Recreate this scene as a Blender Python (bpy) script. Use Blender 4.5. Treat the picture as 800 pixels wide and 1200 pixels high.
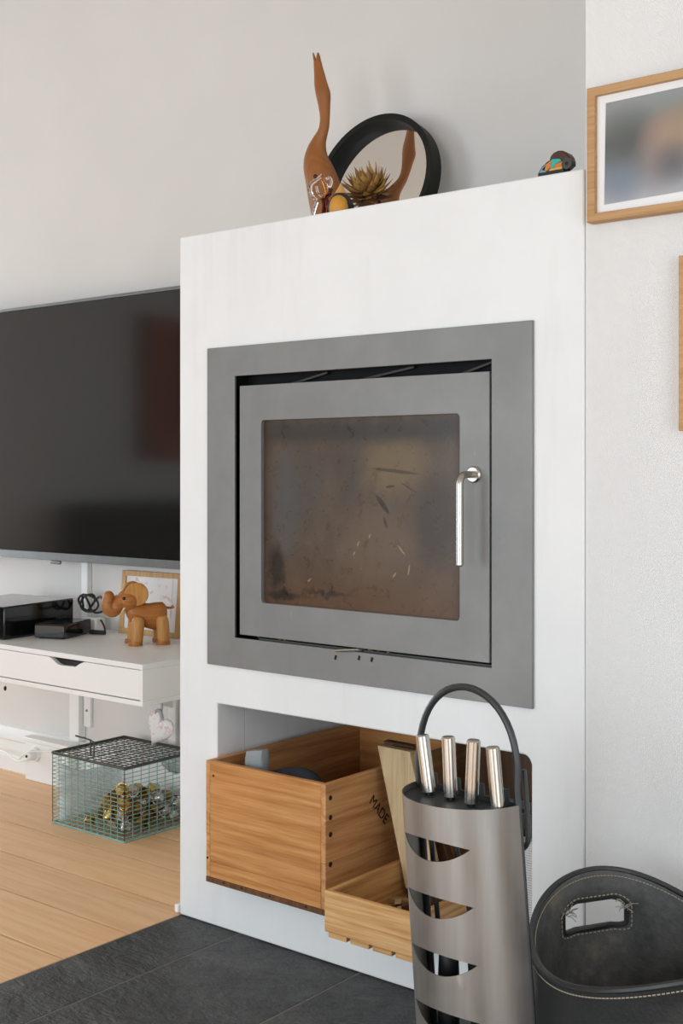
import bpy, bmesh, math, random
from math import sin, cos, pi, radians, sqrt, atan2
from mathutils import Vector, Matrix
from mathutils.geometry import delaunay_2d_cdt
for o in list(bpy.data.objects): bpy.data.objects.remove(o)
SC = bpy.context.scene
COL = SC.collection
rnd = random.Random(7)

# ------------------------------------------------------------------ camera
F, TH, HZ, CAMH = 1445.0, 0.680234, 551.0, 1.0      # focal length in px (800x1200), heading, horizon row, eye height
ST, CT = sin(TH), cos(TH)
cam = bpy.data.cameras.new('camera'); camo = bpy.data.objects.new('camera', cam); COL.objects.link(camo)
camo.location = (0, 0, CAMH); camo.rotation_euler = (pi/2, 0, TH)
cam.sensor_fit = 'AUTO'; cam.sensor_width = 36; cam.lens = F/1200*36; cam.shift_y = -(600-HZ)/1200
cam.clip_start = .05
SC.camera = camo

def ray(px, py):
    u = (px-400)/F; v = (HZ-py)/F
    return (-ST+u*CT, CT+u*ST, v)
def atY(px, py, Y):
    r = ray(px, py); t = Y/r[1]; return Vector((r[0]*t, Y, CAMH+r[2]*t))
def atZ(px, py, Z):
    r = ray(px, py); t = (Z-CAMH)/r[2]; return Vector((r[0]*t, r[1]*t, Z))
def atX(px, py, X):
    r = ray(px, py); t = X/r[0]; return Vector((X, r[1]*t, CAMH+r[2]*t))

# ------------------------------------------------------------------ world, light, exposure
w = bpy.data.worlds.new('world'); SC.world = w; w.use_nodes = True
w.node_tree.nodes['Background'].inputs[0].default_value = (.80, .90, 1, 1)
w.node_tree.nodes['Background'].inputs[1].default_value = 1.0
SC.view_settings.view_transform = 'Standard'; SC.view_settings.look = 'None'
SC.view_settings.gamma = 1; SC.view_settings.use_curve_mapping = False
SC.view_settings.exposure = -0.10
# room: x -6..1.8, y -3..2.53, z 0..2.6 ; daylight enters by three large windows behind the camera and on the left; right-hand window added as fill
YB, YW, XL, XR, YF, ZC = 1.9286, 2.53, -6.0, 1.8, -3.0, 2.6
ZW0, ZW1 = .06, 1.95
WIN = [(-4.3, -2.3), (-1.5, .7)]
def area(name, loc, rot, sx, sy, power, col=(.79, .895, 1)):
    l = bpy.data.lights.new(name, 'AREA'); l.shape = 'RECTANGLE'; l.size = sx; l.size_y = sy; l.energy = power; l.color = col
    o = bpy.data.objects.new(name, l); COL.objects.link(o); o.location = loc; o.rotation_euler = rot
for a, b in WIN:
    area('window_daylight', ((a+b)/2, YF+.02, (ZW0+ZW1)/2), (pi/2, 0, 0), b-a-.1, ZW1-ZW0-.1, 69)
area('window_daylight', (XL+.02, 1.55, (ZW0+ZW1)/2), (pi/2, 0, -pi/2), 1.2, ZW1-ZW0-.1, 42)
area('window_daylight', (XR-.02, -.2, (ZW0+ZW1)/2), (pi/2, 0, pi/2), 1.9, ZW1-ZW0-.1, 42)  # added fill at the right wall, brightens crate side, basket interior and floor

# ------------------------------------------------------------------ materials
MATS = {}
def newmat(name):
    m = bpy.data.materials.new(name); m.use_nodes = True; MATS[name] = m
    nt = m.node_tree; return m, nt, nt.nodes['Principled BSDF']
def rgb(h):
    c = [int(h[i:i+2], 16)/255 for i in (0, 2, 4)]
    return tuple(x/12.92 if x <= .04045 else ((x+.055)/1.055)**2.4 for x in c)+(1,)
def nd(nt, t, **kw):
    n = nt.nodes.new(t)
    for k, v in kw.items():
        if k in n.inputs.keys(): n.inputs[k].default_value = v
        else: setattr(n, k, v)
    return n
def coords(nt, scale=(1, 1, 1), kind='Object', jitter=False):
    tc = nd(nt, 'ShaderNodeTexCoord'); mp = nd(nt, 'ShaderNodeMapping'); mp.inputs['Scale'].default_value = scale
    src = tc.outputs[kind]
    if jitter:
        oi = nd(nt, 'ShaderNodeObjectInfo'); mul = nd(nt, 'ShaderNodeMath', operation='MULTIPLY'); mul.inputs[1].default_value = 37.
        nt.links.new(oi.outputs['Random'], mul.inputs[0])
        cb = nd(nt, 'ShaderNodeCombineXYZ')
        for i in range(3): nt.links.new(mul.outputs[0], cb.inputs[i])
        ad = nd(nt, 'ShaderNodeVectorMath', operation='ADD'); nt.links.new(src, ad.inputs[0]); nt.links.new(cb.outputs[0], ad.inputs[1]); src = ad.outputs[0]
    nt.links.new(src, mp.inputs[0]); return mp.outputs[0]
def ramp(nt, fac, stops):
    r = nd(nt, 'ShaderNodeValToRGB'); e = r.color_ramp.elements
    while len(e) < len(stops): e.new(.5)
    for x, (p, c) in zip(e, stops): x.position = p; x.color = c
    nt.links.new(fac, r.inputs[0]); return r.outputs[0]
def noise(nt, vec, scale, detail=4, rough=.55, dist=0):
    n = nd(nt, 'ShaderNodeTexNoise'); n.inputs['Scale'].default_value = scale; n.inputs['Detail'].default_value = detail
    n.inputs['Roughness'].default_value = rough; n.inputs['Distortion'].default_value = dist
    nt.links.new(vec, n.inputs['Vector']); return n.outputs[0]
def mix(nt, fac, a, b, mode='MIX'):
    m = nd(nt, 'ShaderNodeMix', data_type='RGBA', blend_type=mode)
    for i, v in ((0, fac), (6, a), (7, b)):
        if hasattr(v, 'links'): nt.links.new(v, m.inputs[i])
        else: m.inputs[i].default_value = v
    return m.outputs[2]
def math_(nt, op, a, b=None):
    m = nd(nt, 'ShaderNodeMath', operation=op)
    for i, v in enumerate((a, b)):
        if v is None: continue
        if hasattr(v, 'links'): nt.links.new(v, m.inputs[i])
        else: m.inputs[i].default_value = v
    return m.outputs[0]
def bump(nt, bsdf, h, strength=.3, dist=.01):
    b = nd(nt, 'ShaderNodeBump'); b.inputs['Strength'].default_value = strength; b.inputs['Distance'].default_value = dist
    nt.links.new(h, b.inputs['Height']); nt.links.new(b.outputs[0], bsdf.inputs['Normal'])
def plain(name, col, rough=.5, metal=0, spec=.5, var=.06, vscale=30, bmp=0, coat=0):
    m, nt, b = newmat(name); c = rgb(col)
    v = coords(nt); n = noise(nt, v, vscale)
    d = tuple(x*(1-var) for x in c[:3])+(1,); l = tuple(min(1, x*(1+var)) for x in c[:3])+(1,)
    nt.links.new(ramp(nt, n, [(.3, d), (.7, l)]), b.inputs['Base Color'])
    b.inputs['Roughness'].default_value = rough; b.inputs['Metallic'].default_value = metal; b.inputs['Specular IOR Level'].default_value = spec
    b.inputs['Coat Weight'].default_value = coat
    if bmp: bump(nt, b, n, bmp, .002)
    return m
def wood(name, dark, mid, light, axis='X', scale=1., rough=.5, contrast=1., spec=.4, along=.04):
    """grain runs along axis"""
    m, nt, b = newmat(name)
    al = along
    def sc(k): s = [k*scale]*3; s['XYZ'.index(axis)] = k*al*scale; return s
    v = coords(nt, sc(1), jitter=True)
    big = noise(nt, v, 9, 2, .4, .25)
    rings = nd(nt, 'ShaderNodeTexNoise'); rings.inputs['Scale'].default_value = 48; rings.inputs['Detail'].default_value = 6; rings.inputs['Distortion'].default_value = .3
    nt.links.new(v, rings.inputs['Vector'])
    wv = math_(nt, 'SINE', math_(nt, 'MULTIPLY', big, 85.))
    wv = math_(nt, 'ADD', math_(nt, 'MULTIPLY', wv, .13*contrast), math_(nt, 'ADD', math_(nt, 'MULTIPLY', rings.outputs[0], .6*contrast), .5-.3*contrast))
    c = ramp(nt, wv, [(.22, rgb(dark)), (.5, rgb(mid)), (.78, rgb(light))])
    v2 = coords(nt, sc(1), jitter=True); fine = noise(nt, v2, 230, 2)
    c = mix(nt, .35*contrast, c, ramp(nt, fine, [(.3, rgb(dark)), (.65, rgb(light))]), 'MIX')
    oi = nd(nt, 'ShaderNodeObjectInfo'); h = nd(nt, 'ShaderNodeHueSaturation')
    val = math_(nt, 'ADD', math_(nt, 'MULTIPLY', oi.outputs['Random'], .14), .93); nt.links.new(val, h.inputs['Value']); nt.links.new(c, h.inputs['Color'])
    nt.links.new(h.outputs[0], b.inputs['Base Color'])
    b.inputs['Roughness'].default_value = rough; b.inputs['Specular IOR Level'].default_value = spec
    bump(nt, b, fine, .12, .001)
    return m
def glass(name, col, rough=.0, ior=1.45):
    m, nt, b = newmat(name); b.inputs['Base Color'].default_value = rgb(col); b.inputs['Transmission Weight'].default_value = 1
    b.inputs['Roughness'].default_value = rough; b.inputs['IOR'].default_value = ior; return m

# walls
def wallpaper(name, col, strength):
    m, nt, b = newmat(name); v = coords(nt)
    sx = nd(nt, 'ShaderNodeSeparateXYZ'); nt.links.new(v, sx.inputs[0])
    x, z = sx.outputs[0], sx.outputs[2]
    band = math_(nt, 'PINGPONG', x, .032)                     # chevron weave: direction flips every 4.5 cm
    t = math_(nt, 'ADD', math_(nt, 'MULTIPLY', band, 1.6), z)
    st = math_(nt, 'SINE', math_(nt, 'MULTIPLY', t, 2*pi/.0052))
    st = math_(nt, 'ADD', st, math_(nt, 'MULTIPLY', noise(nt, v, 90, 2), .8))
    bump(nt, b, st, strength, .0012)
    n = noise(nt, v, 2.5, 3); c = rgb(col); d = tuple(q*.96 for q in c[:3])+(1,)
    nt.links.new(ramp(nt, n, [(.35, d), (.65, c)]), b.inputs['Base Color']); b.inputs['Roughness'].default_value = .8; b.inputs['Specular IOR Level'].default_value = .12
wallpaper('wallpaper', 'E6E5E2', .24)
wallpaper('wallpaper_grey', 'DEDAD5', .10)
def plaster():
    m, nt, b = newmat('plaster'); v = coords(nt)
    n1 = noise(nt, v, 3, 5, .6); n2 = noise(nt, v, 60, 4, .6)
    v2 = coords(nt, (6, 6, .8)); n3 = noise(nt, v2, 2.2, 4, .6)
    c = ramp(nt, n1, [(.3, rgb('E6E6E4')), (.7, rgb('EFEFED'))])
    c = mix(nt, ramp(nt, n3, [(.55, (0, 0, 0, 1)), (.75, (.35, .35, .35, 1))]), c, rgb('D6D5D1'))
    nt.links.new(c, b.inputs['Base Color']); b.inputs['Roughness'].default_value = .62; b.inputs['Specular IOR Level'].default_value = .3
    bump(nt, b, math_(nt, 'ADD', n1, math_(nt, 'MULTIPLY', n2, .25)), .25, .004)
plaster()
plain('white_paint', 'EFEEEA', .5, var=.02, vscale=4)
plain('far_wall', 'B9B6B0', .7, var=.02, vscale=4)
plain('ceiling_white', 'D0CDC8', .8, var=.02, vscale=4)
plain('white_laminate', 'EDEBE7', .38, var=.015, vscale=3, spec=.5)
plain('white_plastic', 'EDEDE8', .35, var=.02)
wood('oak_floor', 'DCAA78', 'EDBE8E', 'F4CDA2', 'X', .8, .42, .75, along=.06)
plain('floor_gap', '3A2616', .9)
def slate():
    m, nt, b = newmat('slate'); v = coords(nt, (.7, 1.3, 1), jitter=True)
    def tx(scale, det, ro, typ='FBM'):
        n = nd(nt, 'ShaderNodeTexNoise'); n.noise_type = typ; n.inputs['Scale'].default_value = scale; n.inputs['Detail'].default_value = det; n.inputs['Roughness'].default_value = ro
        nt.links.new(v, n.inputs['Vector']); return n.outputs[0]
    n1 = tx(11, 9, .62); n2 = tx(3, 3, .5); n3 = tx(60, 5, .6)
    c = ramp(nt, n1, [(.3, rgb('161615')), (.52, rgb('2A2A27')), (.72, rgb('4A4A46'))])
    c = mix(nt, ramp(nt, n2, [(.5, (0, 0, 0, 1)), (.7, (.35, .35, .35, 1))]), c, rgb('3D352F'))
    nt.links.new(c, b.inputs['Base Color']); b.inputs['Roughness'].default_value = .34; b.inputs['Specular IOR Level'].default_value = .42
    bump(nt, b, math_(nt, 'ADD', n1, math_(nt, 'MULTIPLY', n3, .16)), 1., .06)
slate()
plain('grout', '9C978C', .9, vscale=80, var=.15)
# stove
def steel_grey():
    m, nt, b = newmat('stove_grey'); v = coords(nt); n = noise(nt, v, 5, 5, .6); n2 = noise(nt, v, 160, 3); n3 = noise(nt, coords(nt, (1, 1, .35)), 34, 6, .7)
    c = ramp(nt, n, [(.3, rgb('7B7B79')), (.7, rgb('8A8A87'))])
    c = mix(nt, ramp(nt, n3, [(.68, (0, 0, 0, 1)), (.80, (.55, .55, .55, 1))]), c, rgb('A5A4A0'))
    nt.links.new(c, b.inputs['Base Color']); b.inputs['Metallic'].default_value = .25; b.inputs['Roughness'].default_value = .48
    bump(nt, b, n2, .04, .001)
steel_grey()
plain('stove_black', '0C0C0C', .7, spec=.3)
plain('stove_edge', '4A4A46', .5)
def soot():
    m, nt, b = newmat('sooty_glass'); v = coords(nt)
    sx = nd(nt, 'ShaderNodeSeparateXYZ'); nt.links.new(v, sx.inputs[0]); x, z = sx.outputs[0], sx.outputs[2]     # local: x -.25...25, z 0...386
    n1 = noise(nt, v, 9, 7, .66); n2 = noise(nt, v, 34, 6, .65); n3 = noise(nt, v, 150, 4, .6)
    jit = math_(nt, 'MULTIPLY', math_(nt, 'SUBTRACT', n2, .5), .06)
    c = ramp(nt, math_(nt, 'ADD', math_(nt, 'MULTIPLY', n1, .7), math_(nt, 'MULTIPLY', n3, .3)), [(.3, rgb('4A3E34')), (.5, rgb('5F5042')), (.7, rgb('746350'))])
    def soft_patch(cx, cz, rx, rz, col, amt, soft=.55):
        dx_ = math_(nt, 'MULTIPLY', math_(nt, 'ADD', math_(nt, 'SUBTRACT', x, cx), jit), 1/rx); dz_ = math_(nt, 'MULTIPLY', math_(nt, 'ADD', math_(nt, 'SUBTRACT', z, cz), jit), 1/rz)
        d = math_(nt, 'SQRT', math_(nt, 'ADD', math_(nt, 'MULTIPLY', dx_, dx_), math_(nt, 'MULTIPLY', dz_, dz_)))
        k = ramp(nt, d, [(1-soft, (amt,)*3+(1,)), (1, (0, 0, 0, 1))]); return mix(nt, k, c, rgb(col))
    c = soft_patch(.09, .29, .10, .075, '86714F', .6); c = soft_patch(.05, .13, .13, .11, '75614E', .7); c = soft_patch(-.16, .24, .12, .11, '55504B', .6); c = soft_patch(-.19, .20, .05, .16, '5C5F62', .45)  # soft-edged paler tan and greyer patches mixed into the glass colour
    c = soft_patch(.19, .18, .06, .12, '3F3934', .6); c = soft_patch(-.02, .27, .05, .10, '4C4541', .5)
    ez = math_(nt, 'ADD', z, math_(nt, 'MULTIPLY', jit, .5)); ex = math_(nt, 'ADD', math_(nt, 'ABSOLUTE', x), math_(nt, 'MULTIPLY', jit, .4))
    top = ramp(nt, ez, [(.325, (0, 0, 0, 1)), (.352, (.85, .85, .85, 1)), (.372, (.7, .7, .7, 1)), (.384, (.2, .2, .2, 1))]); c = mix(nt, top, c, rgb('363330'))
    low = ramp(nt, ez, [(.0, (.75,)*3+(1,)), (.07, (.35,)*3+(1,)), (.12, (0, 0, 0, 1))]); c = mix(nt, low, c, rgb('664526'))
    sid = ramp(nt, ex, [(.222, (0, 0, 0, 1)), (.245, (.7,)*3+(1,))]); c = mix(nt, sid, c, rgb('4A3322'))
    c = soft_patch(-.215, .075, .03, .06, '201A17', .85, .5); c = soft_patch(-.20, .018, .06, .014, '1C1714', .9, .6); c = soft_patch(-.08, .03, .09, .008, '241C16', .8, .7)  # dark scorch marks low on the left
    # scratches where flakes came off, and pale crumbs
    def dash(x0, z0, x1, z1, wd, col, amt):
        mx, mz = (x0+x1)/2, (z0+z1)/2; ln = sqrt((x1-x0)**2+(z1-z0)**2)/2; ca, sa = (x1-x0)/2/ln, (z1-z0)/2/ln
        px_ = math_(nt, 'SUBTRACT', x, mx); pz_ = math_(nt, 'SUBTRACT', z, mz)
        al = math_(nt, 'ADD', math_(nt, 'MULTIPLY', px_, ca/ln), math_(nt, 'MULTIPLY', pz_, sa/ln)); ac = math_(nt, 'ADD', math_(nt, 'MULTIPLY', px_, -sa/wd), math_(nt, 'MULTIPLY', pz_, ca/wd))
        d = math_(nt, 'ADD', math_(nt, 'MULTIPLY', al, al), math_(nt, 'MULTIPLY', ac, ac)); k = ramp(nt, d, [(.5, (amt,)*3+(1,)), (1, (0, 0, 0, 1))]); return mix(nt, k, c, rgb(col))
    c = dash(.045, .235, .083, .192, .006, '2C231D', .8); c = dash(.066, .19, .076, .165, .004, '2C231D', .7); c = dash(.03, .285, .16, .272, .004, '4A3C2E', .8); c = dash(.07, .247, .095, .25, .003, '30271F', .8); c = dash(.105, .258, .15, .235, .002, '30271F', .7)
    sp = math_(nt, 'MULTIPLY', ramp(nt, n3, [(.66, (0, 0, 0, 1)), (.72, (1, 1, 1, 1))]), ramp(nt, z, [(.03, (1, 1, 1, 1)), (.17, (.25,)*3+(1,))])); c = mix(nt, math_(nt, 'MULTIPLY', sp, .5), c, rgb('B79A74'))
    for x0, z0, x1, z1 in ((.03, .145, .034, .155), (-.01, .11, -.004, .118), (.0, .128, .006, .14), (.088, .07, .098, .082), (.1, .135, .12, .115), (.125, .075, .13, .1), (-.13, .05, -.12, .058)): c = dash(x0, z0, x1, z1, .002, 'BFA98A', .6)
    c = mix(nt, 1., c, (.74, .73, .72, 1), 'MULTIPLY')
    nt.links.new(c, b.inputs['Base Color'])
    nt.links.new(ramp(nt, n2, [(.3, (.22,)*3+(1,)), (.7, (.42,)*3+(1,))]), b.inputs['Roughness'])
    b.inputs['Specular IOR Level'].default_value = .4; b.inputs['Coat Weight'].default_value = .25; b.inputs['Coat Roughness'].default_value = .1
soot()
def brushed(name, col, rough=.3, axis='Z', metal=1.):
    m, nt, b = newmat(name); s = [160, 160, 160]; s['XYZ'.index(axis)] = 3
    n = noise(nt, coords(nt, s), 1., 3); n2 = noise(nt, coords(nt), 9, 4); c = rgb(col)
    d = tuple(x*.82 for x in c[:3])+(1,)
    nt.links.new(mix(nt, .5, ramp(nt, n, [(.3, d), (.7, c)]), ramp(nt, n2, [(.3, d), (.7, c)])), b.inputs['Base Color']); b.inputs['Metallic'].default_value = metal
    nt.links.new(ramp(nt, n2, [(.3, (rough*.8,)*3+(1,)), (.7, (rough*1.25,)*3+(1,))]), b.inputs['Roughness'])
brushed('stainless', 'C9C3BA', .26)
plain('handle_steel', 'BDB8B0', .27, metal=1, var=.03, vscale=8)
brushed('holder_steel', '98938D', .40, metal=.75)
plain('black_iron', '2A2B2B', .42, spec=.5, bmp=.1)
plain('black_steel', '353838', .38, metal=.3)
# wood things
wood('crate_front', 'A06028', 'CC8A4A', 'E0A86C', 'X', 1.1, .55, .85)
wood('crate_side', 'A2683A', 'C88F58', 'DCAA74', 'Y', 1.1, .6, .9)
wood('crate_inside', '4F3018', '6E4725', '86592F', 'Y', 1.1, .65, .9)
wood('crate_end', '4A2E19', '6B4527', '80562F', 'Z', 2., .7, 1.)
wood('pine_front', 'B27A42', 'D8A464', 'E6BC86', 'X', 1.2, .5, 1.25)
wood('pine_side', 'AC743C', 'D09A5C', 'E0B27A', 'Y', 1.2, .5, 1.25)
wood('sawn_timber', 'A58C66', 'BFA67E', 'CDB792', 'Z', 1.6, .7, .9)
wood('bark_brown', '3E2A1A', '5E4128', '765536', 'Z', 1.5, .8, .9)
wood('brown_board', '4A3626', '5A4431', '68503A', 'Z', 1., .4, .8)
wood('teak', '7E4A22', '945A2B', 'A66934', 'Z', 1.3, .42, .6)
wood('oak_toy', 'A06A30', 'BA8142', 'CB9654', 'Z', 1.6, .4, .9)
wood('teak_toy', '8A4F20', 'A5652C', 'B87838', 'X', 1.6, .38, .8)
wood('oak_frame', 'A87A4A', 'BC8F5E', 'CCA374', 'X', 2., .5, .8)
wood('pale_frame', 'B08655', 'C89F6C', 'D6B184', 'Z', 2., .5, .8)
plain('dark_nail', '1B1512', .6); plain('stencil_ink', '2B1D14', .8)
plain('kindling_tan', 'A68458', .8)
# leather
def leather():
    m, nt, b = newmat('leather'); v = coords(nt); n = noise(nt, v, 8, 6, .65); n2 = noise(nt, v, 220, 3)
    nt.links.new(ramp(nt, n, [(.3, rgb('1F2020')), (.6, rgb('2E2F2F')), (.8, rgb('3F3D39'))]), b.inputs['Base Color'])
    b.inputs['Roughness'].default_value = .42; b.inputs['Specular IOR Level'].default_value = .5; bump(nt, b, math_(nt, 'ADD', n2, n), .2, .002)
    m, nt, b = newmat('leather_inside'); v = coords(nt); n = noise(nt, v, 11, 6, .7); n2 = noise(nt, v, 160, 3)
    nt.links.new(ramp(nt, n, [(.35, rgb('3E3E3D')), (.56, rgb('5B5A57')), (.76, rgb('8A7F68'))]), b.inputs['Base Color'])
    b.inputs['Roughness'].default_value = .55; b.inputs['Specular IOR Level'].default_value = .4; bump(nt, b, math_(nt, 'ADD', n2, n), .3, .003)
leather()
plain('stitch', 'A59C89', .8)
# electronics
plain('tv_frame', '7C7F7D', .35, metal=.6)
m, nt, b = newmat('tv_screen'); b.inputs['Base Color'].default_value = rgb('1C1B1A'); b.inputs['Roughness'].default_value = .09; b.inputs['Specular IOR Level'].default_value = .55
bump(nt, b, noise(nt, coords(nt), 900, 2), .02, .0005)
plain('black_gloss', '101112', .10, spec=.6, var=.1); plain('black_matte', '171717', .5)
plain('grey_top', 'A5A5A3', .16, var=.02); plain('black_rubber', '1B1B1B', .55)
# basket
plain('mint_wire', '7FAAA3', .45, var=.1); plain('dark_wire', '4E4F49', .5, metal=.3)
plain('gold_foil', 'C5A55A', .25, metal=1, vscale=90, var=.2, bmp=.3); plain('silver_foil', 'C8C8C6', .25, metal=1, vscale=90, var=.15, bmp=.3); plain('brown_foil', '8C7240', .3, metal=1, vscale=90, var=.2, bmp=.3)
m, nt, b = newmat('plastic_bag'); b.inputs['Base Color'].default_value = rgb('F2F2EF'); b.inputs['Roughness'].default_value = .5
# ledge things
plain('mirror_frame', '171914', .6, spec=.25, var=.2, bmp=.2); m, nt, b = newmat('mirror_glass'); b.inputs['Base Color'].default_value = (.86, .85, .83, 1); b.inputs['Metallic'].default_value = 1; b.inputs['Roughness'].default_value = .01
plain('petal_brown', '8A5F32', .6, var=.35, vscale=25); plain('petal_gold', 'A47A38', .55, var=.3, vscale=25); plain('petal_dark', '6B4324', .65, var=.3, vscale=25)
glass('clear_glass', 'F4F4F2'); glass('amber_glass', 'D98A1C'); glass('red_glass', '6A1508')
plain('yellow_wood', 'C98A2A', .5, var=.12, vscale=40); plain('black_paint', '24231F', .6); plain('beak_wood', 'CF9A55', .5)
plain('turquoise', '2CAFA6', .4); plain('orange_paint', 'CF7A25', .4); plain('orange_light', 'E0A848', .4); plain('blue_grey_paint', '6E98A6', .4); plain('dome_brown', '4A2618', .35, var=.25); plain('wheel_grey', '3B3B37', .5)
plain('eye_black', '0A0A0A', .15); plain('bone', 'E5CFA0', .4)
plain('mat_board', 'ECEBEA', .7, var=.01)
plain('paper', 'E6E4DE', .7)
def print_photo():
    m, nt, b = newmat('photo_print'); v = coords(nt)
    def blob(cx, cz, r0, r1):
        mp = nd(nt, 'ShaderNodeVectorMath', operation='DISTANCE'); nt.links.new(v, mp.inputs[0]); mp.inputs[1].default_value = (cx, 0, cz)
        return ramp(nt, mp.outputs['Value'], [(r0, (1, 1, 1, 1)), (r1, (0, 0, 0, 1))])
    sx = nd(nt, 'ShaderNodeSeparateXYZ'); nt.links.new(v, sx.inputs[0])
    c = ramp(nt, math_(nt, 'MULTIPLY', sx.outputs[2], 6.), [(.0, rgb('A9A9AC')), (.25, rgb('80848A')), (.6, rgb('5F625E')), (1., rgb('8E918E'))])
    for cx, cz, r0, r1, col in ((.045, .10, .0, .07, '565954'), (.11, .1, .0, .055, 'B08E79'), (.10, .06, .0, .06, '8E7F78'), (.16, .1, .02, .07, 'A08A72'), (.125, .055, .0, .045, '55565C'), (.03, .03, 0, .05, '75808E')):
        k = blob(cx, cz, r0, r1); c = mix(nt, k, c, rgb(col))
    nt.links.new(c, b.inputs['Base Color']); b.inputs['Roughness'].default_value = .35
print_photo()
def pink_print(name, s):
    m, nt, b = newmat(name); n = noise(nt, coords(nt), s, 3)
    nt.links.new(ramp(nt, n, [(.55, rgb('F1EEEB')), (.66, rgb('E3BDB5'))]), b.inputs['Base Color']); b.inputs['Roughness'].default_value = .5
pink_print('pink_print', 45); pink_print('heart_print', 70)
def newsprint():
    m, nt, b = newmat('newsprint'); v = coords(nt); sx = nd(nt, 'ShaderNodeSeparateXYZ'); nt.links.new(v, sx.inputs[0])
    ln = math_(nt, 'SINE', math_(nt, 'MULTIPLY', sx.outputs[2], 2*pi/.0045)); wd = noise(nt, coords(nt, (600, 600, 220)), 1, 1)
    k = math_(nt, 'MULTIPLY', math_(nt, 'GREATER_THAN', ln, .1), math_(nt, 'GREATER_THAN', wd, .45))
    nt.links.new(mix(nt, k, rgb('D2D0CA'), rgb('9A9A9B')), b.inputs['Base Color']); b.inputs['Roughness'].default_value = .8
newsprint()
plain('grey_fabric', '8F9496', .7, var=.12, bmp=.3); plain('navy_fabric', '2A313A', .7, var=.15, bmp=.3)
plain('sofa_fabric', '2B2926', .9, bmp=.3, vscale=200); plain('canvas_red', 'B9654B', .8, var=.4, vscale=5); plain('canvas_edge', '3A2A22', .8)
plain('grey_strap', 'A7ABAD', .6)
M = MATS

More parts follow.
